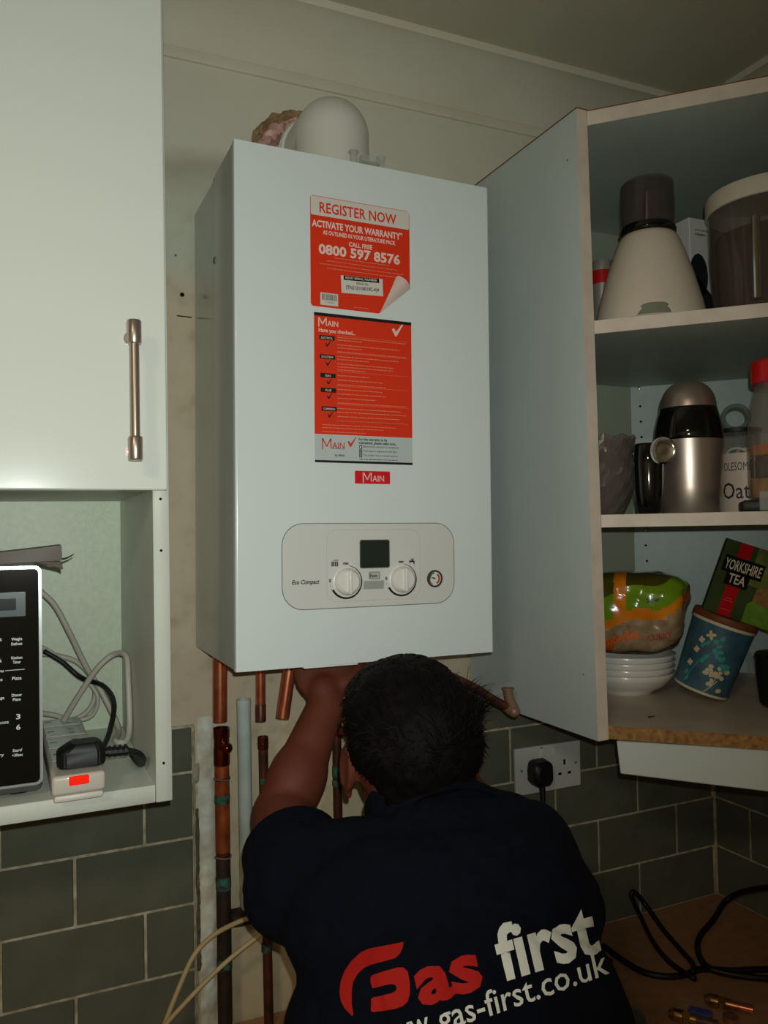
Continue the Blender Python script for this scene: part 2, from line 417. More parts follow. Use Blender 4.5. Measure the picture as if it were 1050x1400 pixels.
bm = B(); box(bm, (-.448, -.349, 1.7505), (LX-.0045, -.331, 2.455), .0022, 3); door = mk('door', bm, white_gloss, lc)
hx = .121
bm = B(); cyl(bm, (hx, -.385, 1.795), (hx, -.385, 1.925), .0052, seg=20)
mk('handle_bar', bm, nickel, door, label='satin nickel bar of the door handle')
for z0, z1 in ((1.7815, 1.8085), (1.911, 1.938)):
    bm = B(); cyl(bm, (hx, -.385, z0), (hx, -.385, z1), .0078, seg=20, bev=.002); cyl(bm, (hx, -.385, (z0+z1)/2), (hx, -.3485, (z0+z1)/2), .0048, seg=16); cyl(bm, (hx, -.3525, (z0+z1)/2), (hx, -.3485, (z0+z1)/2), .0075, seg=16)
    mk('handle_end', bm, nickel, door)
for z in (1.741, 1.680, 1.430): disc('screw_hole', (LX-.010, -.33, z), .0016, hole_m, side, th=.0006)

# microwave
MX = .0255
mw = thing('microwave', (-.18, -.17, 1.408), 'black microwave with silver rim standing in the open cabinet niche', 'microwave')
bm = B(); box(bm, (-.425, -.315, 1.413), (MX-.0005, -.035, 1.663), .006, 2); mk('body', bm, mat('microwave_grey_case', (96, 96, 92), .4, .4), mw)
for x in (-.40, .0):
    bm = B(); cyl(bm, (x, -.28, 1.4062), (x, -.28, 1.414), .012); cyl(bm, (x, -.08, 1.4062), (x, -.08, 1.414), .012); mk('foot', bm, black_pl, mw)
def ring2d(bm, outer, inner, f):
    a = [bm.verts.new(f(*p)) for p in outer]; b = [bm.verts.new(f(*p)) for p in inner]; n = len(a)
    fs = [bm.faces.new((a[i], a[(i+1) % n], b[(i+1) % n], b[i])) for i in range(n)]; return fs
mcx, mcz, mww, mhh = (MX-.425)/2, (1.665+1.424)/2, MX+.425, .244
bm = B(); poly(bm, [(mcx+x, -.3135, mcz+z) for x, z in rrect(mww, mhh, .007)], (0, -.0085, 0)); mk('door_rim', bm, mat('bright_silver_trim', (214, 222, 222), .2, .6), mw, label='bright silver rim')
bm = B(); poly(bm, [(mcx+x, -.3222, mcz+z) for x, z in rrect(mww-.0065, mhh-.0065, .005)], (0, -.0012, 0)); pn = mk('control_panel', bm, black_gl, mw, label='glossy black front with white lettering')
MY = -.3236
p0, p1 = at(-30, 812, 'y', MY), at(35, 842, 'y', MY)
bm = B(); box(bm, (p0.x, MY-.0004, p1.z), (p1.x, MY, p0.z)); mk('display_window', bm, mat('display_grey', (70, 86, 86), .2, amt=0), pn)
p0, p1 = at(-20, 820, 'y', MY), at(22, 834, 'y', MY)
bm = B(); box(bm, (p0.x, MY-.0007, p1.z), (p1.x, MY-.0003, p0.z)); mk('display', bm, mat('display_dark', (24, 34, 34), .15, amt=0), pn)
wp = mat('panel_print', (214, 226, 226), .5, amt=0)
bm = B()
def label_at(bm, s, px, py, ypl, wpx, hpx, bold=.022, f=at, **k):
    """lettering on a plane y = ypl, wpx by hpx pixels of the picture, as thin print"""
    c = f(px, py, 'y', ypl); e = f(px+wpx/2, py, 'y', ypl)-f(px-wpx/2, py, 'y', ypl); h = f(px, py-hpx/2, 'y', ypl)-f(px, py+hpx/2, 'y', ypl)
    write(bm, s, c-Vector((0, 0, h.z/2)), (1, 0, 0), (0, 0, 1), h.z/.72, width=e.x, bold=bold, **k)
for s, px, py, wd, ht in (('Weight', 23, 873.5, 15, 4), ('Defrost', 23, 880, 15, 4), ('Kitchen', 23, 899, 15, 4), ('Timer', 23, 905, 11, 4), ('Pizza', 23, 927, 13, 4.5), ('Dinner', 23, 950, 14, 4), ('Plate', 23, 956, 11, 4), ('3', 25, 979.5, 6, 7), ('6', 25, 994, 6, 7), ('Start/', 24, 1025.5, 13, 4), ('+30sec', 24, 1032, 15, 4), ('t', 1, 874, 3, 5), ('k', 1, 903, 3, 5), ('nu', 2, 917, 6, 4), ('ce', 1, 929, 5, 4), ('age', 2, 954, 8, 4), ('CODE', 6, 988, 12, 3), ('ry', 2, 1032, 7, 4)):
    label_at(bm, s, px, py, MY-.0003, wd, ht)
p0, p1 = at(7, 917, 'y', MY), at(34, 914.5, 'y', MY)
for i in (0,): poly(bm, [p0+Vector((0, -.0003, -.0003)), Vector((p1.x, MY-.0003, p0.z-.0003)), Vector((p1.x, MY-.0003, p0.z+.0003)), p0+Vector((0, -.0003, .0003))])
mk('lettering', bm, wp, pn, smooth=0, normals=False)

# folded packaging lying on the microwave
bm = B(); P = []
for i in range(15):
    t = i/14; x = -.25+.30*t; up = .012*max(0, t-.45)**1.6*2.6
    P.append([Vector((x, -.27, 1.6665+up*.3)), Vector((x, -.255, 1.676+up)), Vector((x, -.20, 1.677+up)), Vector((x, -.185, 1.667+up*.3))])
g = [[bm.verts.new(p) for p in r] for r in P]
for a, b_ in zip(g, g[1:]):
    for k in range(3): bm.faces.new((a[k], a[k+1], b_[k+1], b_[k]))
bmesh.ops.solidify(bm, geom=bm.faces[:], thickness=.0012)
pk = thing('packing_strip', (-.1, -.22, 1.6655), 'folded grey-white packing strip lying on top of the microwave', 'packaging')
mk('folded_strip', bm, mat('grey_card', (190, 184, 178), .6, col2=(160, 152, 146), scale=12), pk)
bm = B(); tube(bm, [(-.02, -.225, 1.6685), (.045, -.225, 1.670), (.058, -.225, 1.672), (.066, -.225, 1.6765)], lambda t: .0028*(1-.7*t), 8, 4, .4); mk('twisted_end', bm, mat('dark_grey_tie', (70, 74, 66), .6), pk)
bm = B()
for i in range(6): tube(bm, [(.022, -.25, 1.6685), (.045, -.25-.002*i, 1.6665-.0008*i), (.050, -.25-.003*i, 1.664-.0016*i+.004)], .0012, 5, 2)
mk('frayed_end', bm, mat('frayed_grey', (120, 108, 98), .8), pk)

# extension lead with lit neon, its plug and cords
ES = thing('extension_lead', (.058, -.18, 1.4065), 'white four-way extension lead with a glowing red switch in the niche', 'extension lead')
rot = Matrix.Translation((.058, -.19, 0)) @ Matrix.Rotation(.02, 4, 'Z') @ Matrix.Translation((-.058, .19, 0))
ex0, ex1, ey0, ey1, ez0, ez1 = .030, .086, -.352, -.05, 1.4066, 1.436
bm = B(); box(bm, (ex0, ey0, ez0+.008), (ex1, ey1, ez1), .004, 3, rot); mk('body', bm, mat('extension_top', (206, 198, 186), .35, coat=.2, amt=0), ES)
bm = B(); box(bm, (ex0+.002, ey0+.002, ez0), (ex1-.002, ey1-.002, ez0+.0075), .003, 2, rot); mk('base', bm, mat('extension_base', (216, 212, 200), .4, amt=0), ES)
bm = B(); box(bm, (.0475, ey0-.0012, 1.4245), (.0685, ey0+.006, 1.4345), .001, 1, rot)
mk('neon_switch', bm, mat('neon_red', (200, 20, 8), .3, emit=(255, 36, 8), es=.55, amt=0), ES, label='glowing red neon window')
for k in range(4):
    y = -.075-.062*k
    bm = B(); box(bm, (.034, y-.022, ez1-.0002), (.082, y+.022, ez1+.0008), .0005, 1, rot); so = mk('socket_outlet', bm, socket_m, ES)
    for dx, dy, sx, sy in ((-.015, .004, .011, .003), (.012, .010, .003, .0065), (.012, -.010, .003, .0065)):
        pass
    bm = B()
    box(bm, (.037, y+.004, ez1+.0006), (.0455, y+.0075, ez1+.0011), 0, 1, rot); box(bm, (.063, y+.010, ez1+.0006), (.070, y+.0135, ez1+.0011), 0, 1, rot); box(bm, (.063, y-.012, ez1+.0006), (.070, y-.0085, ez1+.0011), 0, 1, rot)
    mk('pin_holes', bm, grey_pr, ES)
# plug on the nearest outlet
pl = thing('mains_plug', (.062, -.30, ez1+.001), 'black mains plug pushed into the white extension lead', 'plug')
bm = B(); pts = [(-.026, -.014), (-.018, -.021), (.018, -.021), (.026, -.012), (.026, .012), (.018, .02), (-.018, .02), (-.026, .012)]
base = [bm.verts.new((.066+x, -.312+y, ez1+.0012)) for x, y in pts]; mid = [bm.verts.new((.066+x, -.312+y, ez1+.018)) for x, y in pts]; top = [bm.verts.new((.066+x*.62+.004, -.312+y*.7, ez1+.027)) for x, y in pts]
for a, b_ in ((base, mid), (mid, top)):
    for k in range(8): bm.faces.new((a[k], a[(k+1) % 8], b_[(k+1) % 8], b_[k]))
bm.faces.new(base[::-1]); bm.faces.new(top); bmesh.ops.bevel(bm, geom=bm.edges[:], offset=.0018, segments=2, affect='EDGES'); mk('plug_body', bm, black_pl, pl)
bm = B(); tube(bm, [(.092, -.312, ez1+.011), (.104, -.312, ez1+.010), (.118, -.311, ez1+.009)], .0055, 10, 3)
for k in range(4): cyl(bm, (.096+.006*k, -.312, ez1+.0105), (.0985+.006*k, -.312, ez1+.0105), .0068, seg=10)
mk('strain_relief', bm, black_pl, pl)
bm = B(); tube(bm, [(.118, -.311, ez1+.009), (.129, -.308, ez1+.004), (.137, -.296, ez1-.006), (.139, -.270, ez1-.020), (.138, -.235, ez1-.0255), (.136, -.20, ez1-.0255)], .0038, 8); mk('cord', bm, black_pl, pl)
def cable(name, pts, r, m, label, group=None, cat='cable', seg=8):
    bm = B(); tube(bm, pts, r, seg, 8); return setp(mk(name, bm, m, smooth=180), label, cat, group)
A = lambda px, py, y: at(px, py, 'y', y)
def clx(p): return Vector((min(p.x, .1405), p.y, p.z))
cable('power_cord', [A(60, 890, -.058), A(85, 905, -.060), A(110, 926, -.064), A(142, 938, -.10), A(156, 962, -.16), A(150, 1000, -.21), A(137, 1030, -.268)], .0034, black_pl, 'black flex curving down to the mains plug in the niche')
cable('grey_flex', [A(55, 808, -.07), A(75, 828, -.07), A(95, 865, -.07), A(118, 912, -.06), A(140, 948, -.06), A(162, 995, -.08), (.124, -.12, 1.4125), (.137, -.13, 1.4130), clx(A(183, 990, -.14)), clx(A(181, 930, -.13)), clx(A(172, 897, -.11)), A(155, 895, -.09), A(132, 915, -.09), A(105, 955, -.08), A(84, 990, -.065)], .0042, grey_cable, 'pale grey flex looped over itself in the niche, running down from behind the microwave')
cable('white_flex', [A(50, 893, -.028), A(80, 897, -.030), A(105, 905, -.03), A(124, 925, -.03), A(130, 950, -.03), A(120, 972, -.032), A(98, 984, -.032), A(75, 978, -.034), A(50, 974, -.028)], .0040, grey_cable, 'pale grey flex making a round loop behind the extension lead')
cable('thin_white_flex', [A(50, 882, -.029), A(72, 893, -.040), A(100, 917, -.04), A(122, 934, -.04), A(134, 955, -.045), A(126, 978, -.044), A(104, 986, -.0425)], .0032, grey_cable, 'thinner pale flex passing under the looped one beside the microwave')

# ------------------------------------------------------------------ the boiler
BX, BY, BZ, BW, BH = .2615, -.273, 1.5165, .39, .70
TH = .0100
boiler = thing('boiler', (BX+BW/2, BY/2, BZ), 'white wall-hung combi boiler with two red labels and a control fascia', 'boiler')
def bp(px, py, ax='y', v=BY):
    """a pixel on the boiler's own front, before the boiler's slight lean is applied"""
    p = at(px, py, ax, v); c = Vector((BX+BW/2, BY/2, BZ)); d = p-c-Vector((0.0, 0, 0))
    d = Vector((d.x+.0035, d.y, d.z)); q = Matrix.Rotation(-TH, 3, 'Y') @ d
    return c+q
def rounded_case(bm, x0, x1, y0, y1, z0, z1, r):
    n = 5; pts = [(x1, y1), (x0, y1)]
    for cx, a0 in ((x0+r, 180), (x1-r, 270)):
        for i in range(n+1):
            a = math.radians(a0+90*i/n); pts.append((cx+r*math.cos(a), y0+r+r*math.sin(a)))
    poly(bm, [(x, y, z0) for x, y in pts], (0, 0, z1-z0))
RC = .075   # the underside is open: the works sit higher up between the side plates
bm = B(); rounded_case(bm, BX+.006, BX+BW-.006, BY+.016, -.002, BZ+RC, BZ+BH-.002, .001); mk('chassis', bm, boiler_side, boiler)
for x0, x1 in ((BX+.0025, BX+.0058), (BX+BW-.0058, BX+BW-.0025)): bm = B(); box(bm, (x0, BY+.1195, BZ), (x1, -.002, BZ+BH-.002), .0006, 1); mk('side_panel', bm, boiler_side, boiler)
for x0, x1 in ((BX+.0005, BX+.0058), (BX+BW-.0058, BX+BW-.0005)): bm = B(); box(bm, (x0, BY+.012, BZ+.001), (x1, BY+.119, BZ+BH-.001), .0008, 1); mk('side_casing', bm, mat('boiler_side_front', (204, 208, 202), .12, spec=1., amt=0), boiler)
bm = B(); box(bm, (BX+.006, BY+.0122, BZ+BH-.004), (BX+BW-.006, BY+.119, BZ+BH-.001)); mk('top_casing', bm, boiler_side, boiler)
bm = B(); rounded_case(bm, BX, BX+BW, BY, BY+.0118, BZ, BZ+BH, .0028); front = mk('front_cover', bm, boiler_m, boiler)
bm = B(); cyl(bm, (BX+.0008, -.155, BZ+.575), (BX-.0008, -.155, BZ+.575), .005, seg=12); mk('side_screw', bm, grey_pr, boiler)
# fascia: plate, groove round it, inner raised outline
FY = BY-.0012
c0 = (bp(385, 775)+bp(621, 770))/2; fw = (bp(621, 770)-bp(385, 775)).x; fz1, fz0 = bp(500, 715).z, bp(500, 830).z
fc = Vector((c0.x, 0, (fz0+fz1)/2)); fh = fz1-fz0
def rr_on(w_, h_, r, y, c=fc, n=6): return [(c.x+x, y, c.z+z) for x, z in rrect(w_, h_, r, n)]
bm = B(); poly(bm, rr_on(fw, fh, .030, BY+.001), (0, -.0014, 0)); mk('fascia_groove', bm, groove_m, boiler)
bm = B(); poly(bm, rr_on(fw-.0022, fh-.0022, .029, BY+.001), (0, -.0022, 0)); bmesh.ops.bevel(bm, geom=[e for e in bm.edges if all(v.co.y < BY-.001 for v in e.verts)], offset=.0006, segments=2, affect='EDGES')
fascia = mk('fascia', bm, fascia_m, boiler, label='pale grey rounded control fascia')
FY = BY-.0012
ic = Vector(((bp(446, 780).x+bp(574, 780).x)/2, 0, (bp(500, 724).z+bp(500, 821).z)/2)); iw = bp(574, 780).x-bp(446, 780).x; ih = bp(500, 724).z-bp(500, 821).z
bm = B(); ring2d(bm, rrect(iw, ih, .015), rrect(iw-.0012, ih-.0012, .0145), lambda x, z: (ic.x+x, FY-.0003, ic.z+z)); mk('fascia_outline', bm, mat('outline_grey', (196, 198, 192), .5, amt=0), fascia)
bm = B(); p0, p1 = bp(491, 738), bp(532, 776); poly(bm, [((p0.x+p1.x)/2+x, FY-.0002, (p0.z+p1.z)/2+z) for x, z in rrect(p1.x-p0.x, p0.z-p1.z, .003)], (0, -.0008, 0)); mk('display', bm, lcd_m, fascia, label='dark blank display')
dm = MATS['lcd_glass']
bm = B(); ring2d(bm, rrect(p1.x-p0.x, p0.z-p1.z, .003), rrect(p1.x-p0.x-.002, p0.z-p1.z-.002, .0025), lambda x, z: ((p0.x+p1.x)/2+x, FY-.0013, (p0.z+p1.z)/2+z)); mk('display_rim', bm, mat('display_rim', (96, 100, 94), .4, amt=0), fascia)
for (kx, ky) in ((473.5, 795), (549, 792)):
    c = bp(kx, ky); c.y = FY; R0 = .0185
    bm = B(); lathe(bm, [(0, 0), (R0+.0012, 0), (R0+.0012, .001), (R0, .0015), (R0, .004), (R0-.002, .0095), (R0-.0045, .0115), (0, .0122)], c, (0, -1, 0), 36)
    kn = mk('knob', bm, white_pl, fascia)
    bm = B(); vs = box(bm, (c.x-.0022, c.y-.0175, c.z-.0165), (c.x+.0022, c.y-.010, c.z+.0165), .0018, 2); mk('knob_grip', bm, white_pl, fascia)
    # black scale: thick at the bottom, thinning up the right side
    bm = B(); n = 30; ins, outs = [], []
    for i in range(n+1):
        t = i/n; a = math.radians(-152+232*t); q = .0215; th = .0026*(1-t)**.8+.0006
        ins.append(bm.verts.new((c.x+q*math.cos(a), FY-.0004, c.z+q*math.sin(a)))); outs.append(bm.verts.new((c.x+(q+th)*math.cos(a), FY-.0004, c.z+(q+th)*math.sin(a))))
    for i in range(n): bm.faces.new((ins[i], ins[i+1], outs[i+1], outs[i]))
    write(bm, 'max', (c.x-.001, FY-.0004, c.z+.0235), (1, 0, 0), (0, 0, 1), .0055, width=.0085, bold=.04)
    for i, s in enumerate(('0', '.', '.')):
        a = math.radians(178+13*i); write(bm, s, (c.x+.0245*math.cos(a), FY-.0004, c.z+.0245*math.sin(a)-.001), (1, 0, 0), (0, 0, 1), .0062, bold=.04)
    mk('knob_scale', bm, black_pr, fascia, smooth=0, normals=False)
bm = B(); label_at(bm, 'Eco Compact', 418, 795.5, FY-.0004, 38, 6, .028, bp, shear=.3)
for i in range(4):
    c = bp(453.5+2.4*i, 771); box(bm, (c.x-.0008, FY-.0005, c.z-.0033), (c.x+.0008, FY-.0003, c.z+.0033))
c = bp(459, 767); box(bm, (c.x-.004, FY-.0005, c.z+.0006), (c.x+.0035, FY-.0003, c.z+.0014))
c = bp(563, 768)
for x0, z0, x1, z1 in ((-.0035, -.0005, .003, .0018), (-.001, .0018, .0008, .0035), (-.003, .0035, .003, .0043), (.0018, -.0035, .0035, .0012), (-.0045, -.002, -.003, .0022)):
    box(bm, (c.x+x0, FY-.0005, c.z+z0), (c.x+x1, FY-.0003, c.z+z1))
mk('lettering', bm, black_pr, fascia, smooth=0, label='model name and tap and radiator symbols')
c = bp(511, 786.5); bm = B(); poly(bm, [(c.x+x, FY, c.z+z) for x, z in rrect(.0165, .0105, .002)], (0, -.0022, 0)); mk('reset_button', bm, mat('button_grey', (150, 152, 146), .4, amt=0), fascia)
bm = B(); poly(bm, [(c.x+x, FY-.0022, c.z+z) for x, z in rrect(.0135, .0078, .0015)], (0, -.0006, 0)); mk('reset_face', bm, mat('button_pale', (186, 188, 180), .4, amt=0), fascia)
bm = B(); label_at(bm, 'Reset', 511, 786.8, FY-.0031, 10, 4, .02, bp); mk('lettering', bm, black_pr, fascia, smooth=0, normals=False)
c = bp(510.5, 799.5); bm = B(); poly(bm, [(c.x+x+z*.08, FY, c.z+z) for x, z in rrect(.031, .0115, .001, 2)], (0, -.0006, 0)); mk('grey_plate', bm, mat('plate_grey', (164, 166, 160), .5, amt=0), fascia)
# pressure gauge
c = bp(593.5, 791); c.y = FY
bm = B(); lathe(bm, [(.0095, 0), (.0125, 0), (.0125, .002), (.0115, .003), (.0100, .003), (.0097, .001)], c, (0, -1, 0), 32); mk('gauge_rim', bm, mat('gauge_rim', (70, 78, 74), .3, .3), fascia)
bm = B(); cyl(bm, c, c+Vector((0, -.0011, 0)), .0102, seg=28); mk('gauge_dial', bm, white_pl, fascia)
def arc(bm, c, r0, r1, a0, a1, y, n=12):
    P = [(r0, a0+(a1-a0)*i/n) for i in range(n+1)]+[(r1, a1-(a1-a0)*i/n) for i in range(n+1)]
    vs = [bm.verts.new((c.x+r*math.cos(math.radians(a)), y, c.z+r*math.sin(math.radians(a)))) for r, a in P]
    for i in range(n): bm.faces.new((vs[i], vs[i+1], vs[2*n-i], vs[2*n+1-i]))
bm = B(); arc(bm, c, .0072, .0092, 95, 190, FY-.0014); bm.faces.ensure_lookup_table(); poly(bm, [(c.x-.008, FY-.0018, c.z+.003), (c.x-.001, FY-.0018, c.z-.0012), (c.x+.002, FY-.0018, c.z-.0005), (c.x-.0005, FY-.0018, c.z+.0016)]); mk('gauge_green', bm, mat('gauge_green', (20, 110, 70), .5, amt=0), fascia, normals=False)
bm = B(); arc(bm, c, .0055, .0085, -70, 60, FY-.0014); arc(bm, c, .0078, .0092, 190, 245, FY-.0014); mk('gauge_red', bm, mat('gauge_red', (214, 60, 56), .5, amt=0), fascia, normals=False)
# labels
def quad_label(name, corners, m, y, th=.0003, parent=front, r=.003, label=None):
    a, b_, c, d = corners
    cx = (a.x+b_.x+c.x+d.x)/4; cz = (a.z+b_.z+c.z+d.z)/4; w_ = ((b_.x-a.x)+(c.x-d.x))/2; h_ = ((a.z-d.z)+(b_.z-c.z))/2
    bm = B(); poly(bm, [(cx+x, y, cz+z) for x, z in rrect(w_, h_, r, 3)], (0, -th, 0)); return mk(name, bm, m, parent, label=label, smooth=0), cx, cz, w_, h_
LY = BY
# register-now sticker: orange sheet with cream heading and a curled corner
a, b_, c, d = bp(421.5, 268), bp(558, 287), bp(562, 432), bp(427, 418)
sx0, sx1, sz1, sz0 = (a.x+d.x)/2, (b_.x+c.x)/2, (a.z+b_.z)/2, d.z
curlx, curlz = bp(519, 427).x, bp(562, 395).z
bm = B(); out = [(sx0+.003, sz0), (curlx-.002, sz0-.0005), (curlx+.001, sz0+.001), (sx1, curlz), (sx1, sz1-.003), (sx1-.003, sz1), (sx0+.003, sz1), (sx0, sz1-.003), (sx0, sz0+.003)]
poly(bm, [(x, LY-.0001, z) for x, z in out], (0, -.0003, 0)); st = mk('register_sticker', bm, orange_m, front, label='orange sticker with its lower right corner curling up', smooth=0)
hz = bp(423, 292.5).z
def flat(name, x0, x1, z0, z1, y, m, r=.0, label=None):
    bm = B(); pts = [((x0+x1)/2+x, y, (z0+z1)/2+z) for x, z in (rrect(x1-x0, z1-z0, r, 3) if r else [(-(x1-x0)/2, -(z1-z0)/2), ((x1-x0)/2, -(z1-z0)/2), ((x1-x0)/2, (z1-z0)/2), (-(x1-x0)/2, (z1-z0)/2)])]
    poly(bm, pts, (0, -.0001, 0)); return mk(name, bm, m, front, smooth=0, label=label)
flat('sticker_heading', sx0+.0008, sx1-.0008, hz, sz1-.0008, LY-.0004, paper_m, .002)
# curl: a cone-like flap standing off the sheet, showing its pale back
bm = B(); n = 10; P0 = Vector((curlx, LY-.0006, sz0+.0005)); P1 = Vector((sx1+.0005, LY-.0006, curlz)); tipbase = Vector((sx1-.022, LY-.006, curlz+.016))
rows = []
for i in range(n+1):
    t = i/n; p = P0.lerp(P1, t)
    q = p.lerp(tipbase, .94) if True else p
    row = []
    for k in range(7):
        s = k/6; bul = math.sin(s*math.pi*.9)*.009*(.35+.65*t)
        m_ = p.lerp(q, s); m_.y = LY-.0008-bul-.0015*s; row.append(bm.verts.new(m_))
    rows.append(row)
for r0, r1 in zip(rows, rows[1:]):
    for k in range(6): bm.faces.new((r0[k], r1[k], r1[k+1], r0[k+1]))
mk('curled_corner', bm, mat('sticker_back', (222, 200, 190), .3, amt=0), front, label='pale back of the curled corner', smooth=180)
bm = B(); label_at(bm, 'REGISTER NOW', 490.5, 291.5, LY-.0007, 105, 14, .018, bp); mk('lettering', bm, orange_m, front, smooth=0, normals=False)
bm = B()
label_at(bm, 'ACTIVATE YOUR WARRANTY*', 490, 314, LY-.0007, 124, 9, .035, bp); label_at(bm, 'AS OUTLINED IN YOUR LITERATURE PACK', 492, 325, LY-.0007, 99, 5.5, .03, bp)
label_at(bm, 'CALL FREE', 493, 336, LY-.0007, 32, 6, .03, bp); label_at(bm, '0800 597 8576', 492.5, 347.5, LY-.0007, 111, 13, .035, bp)
mk('lettering', bm, pink_print, front, smooth=0, normals=False)
def scribble(bm, x0, x1, z, y, h, rs, fill=.9):
    x = x0
    while x < x1:
        w_ = rs.uniform(.0015, .006); e = min(x+w_, x1)
        poly(bm, [(x, y, z), (e, y, z), (e, y, z+h), (x, y, z+h)]); x = e+rs.uniform(.0005, .0011)
rs = random.Random(4)
bm = B(); zz = bp(490, 358).z
for i, (l, r) in enumerate(((.022, .022), (.012, .010), (.002, .0), (.012, .012))): scribble(bm, sx0+.012+l, sx1-.010-r, zz-.0052*i, LY-.0006, .0011, rs)
scribble(bm, (sx0+sx1)/2-.012, (sx0+sx1)/2+.010, sz0+.004, LY-.0006, .0009, rs)
mk('small_print', bm, faint_print, front, smooth=0, normals=False)
# serial label, slightly crooked
def tilted(bm, cx, cz, w_, h_, ang, y, th=.0002):
    ca, sa = math.cos(ang), math.sin(ang); poly(bm, [(cx+x*ca-z*sa, y, cz+x*sa+z*ca) for x, z in ((-w_/2, -h_/2), (w_/2, -h_/2), (w_/2, h_/2), (-w_/2, h_/2))], (0, -th, 0))
sc = bp(495, 391); tilt = .035
bm = B(); tilted(bm, sc.x, sc.z, .0635, .0245, tilt, LY-.0006); mk('serial_label', bm, paper_m, front, smooth=0)
bm = B(); tilted(bm, sc.x-.001, sc.z+.009, .054, .0060, tilt, LY-.0009, .0001); ca = Vector((math.cos(tilt), 0, math.sin(tilt))); cb = Vector((-math.sin(tilt), 0, math.cos(tilt)))
write(bm, 'SERIAL No', Vector((sc.x, LY-.0012, sc.z))+cb*.001, ca, cb, .0045, width=.018, bold=.01)
write(bm, 'STN2120108518C-AJ4', Vector((sc.x, LY-.0012, sc.z))-cb*.0065, ca, cb, .0072, width=.050, bold=.012)
mk('lettering', bm, black_pr, front, smooth=0, normals=False)
bm = B(); write(bm, 'READ SERIAL NUMBER', Vector((sc.x-.001, LY-.0012, sc.z))+cb*.0078, ca, cb, .0042, width=.048, bold=.02); mk('lettering', bm, paper_m, front, smooth=0, normals=False)
sc = bp(450, 409.5)
flat('barcode_label', sc.x-.013, sc.x+.013, sc.z-.0085, sc.z+.0085, LY-.0005, paper_m)
bm = B(); x = sc.x-.011
while x < sc.x+.0105:
    w_ = rs.choice((.0004, .0008, .0011)); poly(bm, [(x, LY-.0008, sc.z-.0015), (x+w_, LY-.0008, sc.z-.0015), (x+w_, LY-.0008, sc.z+.007), (x, LY-.0008, sc.z+.007)]); x += w_+.0005
write(bm, '7110500', (sc.x, LY-.0008, sc.z-.0055), (1, 0, 0), (0, 0, 1), .0036, width=.013)
mk('barcode', bm, grey_pr, front, smooth=0, normals=False)
# checklist sticker
a, b_, c, d = bp(426.5, 427), bp(560, 440), bp(566, 634), bp(433, 634)
tx0, tx1, tz1, tz0 = (a.x+d.x)/2, (b_.x+c.x)/2, (a.z+b_.z)/2, (c.z+d.z)/2
mz = bp(498, 596).z
flat('checklist_sticker', tx0, tx1, mz, tz1, LY-.0001, orange_m, label='orange checklist sheet with black top edge')
flat('checklist_foot', tx0, tx1, tz0, mz, LY-.0001, silver_pap)
flat('black_edge', tx0, tx1, tz1-.0044, tz1, LY-.0004, black_pr); flat('black_edge', tx0, tx1, tz0, tz0+.0032, LY-.0004, black_pr)
def main_logo(bm, x, z, h, y, gap=1.):
    """big M with the rest of the word in small capitals"""
    for u0, v0, u1, v1 in ((0, -.15, .12, 1), (.92, 0, 1.04, 1)): poly(bm, [(x+u0*h, y, z+v0*h), (x+u1*h, y, z+v0*h), (x+u1*h, y, z+v1*h), (x+u0*h, y, z+v1*h)])
    for s in ((0.0, .5), (1.04, .54)):
        e = -1 if s[0] else 1
        poly(bm, [(x+s[0]*h, y, z+h), (x+(s[0]+.14*e)*h, y, z+h), (x+(.52+.03*e)*h, y, z+.25*h), (x+(.52-.05*e)*h, y, z+.12*h)])
    write(bm, 'AIN', (x+1.12*h, y, z), (1, 0, 0), (0, 0, 1), h*.92, width=1.35*h, bold=.012, align='LEFT')
LY2 = LY-.0005
bm = B(); q = bp(435, 443.5); main_logo(bm, q.x, q.z-.001, .0118, LY2); label_at(bm, 'Have you checked...', 461, 453, LY2, 50, 5.5, .02, bp)
mk('lettering', bm, pink_print, front, smooth=0, normals=False)
def tick(bm, cx, cz, s, y):
    P = [(-1, .1), (-.62, .32), (-.3, -.25), (.85, 1.15), (1.05, 1.12), (-.22, -.95), (-.42, -.95)]
    vs = [bm.verts.new((cx+u*s, y, cz+v*s)) for u, v in P]
    for f in ((0, 1, 2, 6), (2, 3, 5, 6), (3, 4, 5)): bm.faces.new([vs[i] for i in f])
bm = B(); q = bp(543.5, 452); tick(bm, q.x, q.z, .0092, LY2); mk('tick_mark', bm, pink_print, front, smooth=0, normals=False)
heads = (('ELECTRICAL', 447, 462), ('SYSTEM', 447.5, 488), ('GAS', 448.5, 513.5), ('FLUE', 449, 533.5), ('COMMISSION', 450, 559))
for s, px, py in heads:
    q = bp(px, py); bm = B(); poly(bm, [(q.x+u, LY-.0003, q.z+v) for u, v in rrect(.0225, .0062, .0012, 2)], (0, -.0001, 0)); mk('heading_block', bm, black_pr, front, smooth=0)
    bm = B(); label_at(bm, s, px, py, LY-.0007, 16 if len(s) > 5 else 8, 3, .01, bp); mk('lettering', bm, pink_print, front, smooth=0, normals=False)
    bm = B(); tick(bm, q.x+.0015, q.z-.0085, .0042, LY2); mk('tick_mark', bm, black_pr, front, smooth=0, normals=False)
bm = B()
lines = [(462, 1, .0), (465.5, .35, 0), (472, .9, 0), (476, .35, 0), (481.5, 1, 0), (488, .9, 0), (492, .45, 0), (498, .82, 0), (502, .8, 0), (506, .4, 0), (514, .45, 0), (520, .65, 0), (526.5, .7, 0), (533, .65, 0), (539, .7, 0), (545, .55, 0), (551.5, 1, 0), (559, .92, 0), (564, 1, 0), (570, .9, 0), (576, .95, 0)]
for py, f_, _ in lines:
    q = bp(461, py); scribble(bm, q.x, q.x+(tx1-.009-q.x)*f_, q.z, LY2, .0013, rs)
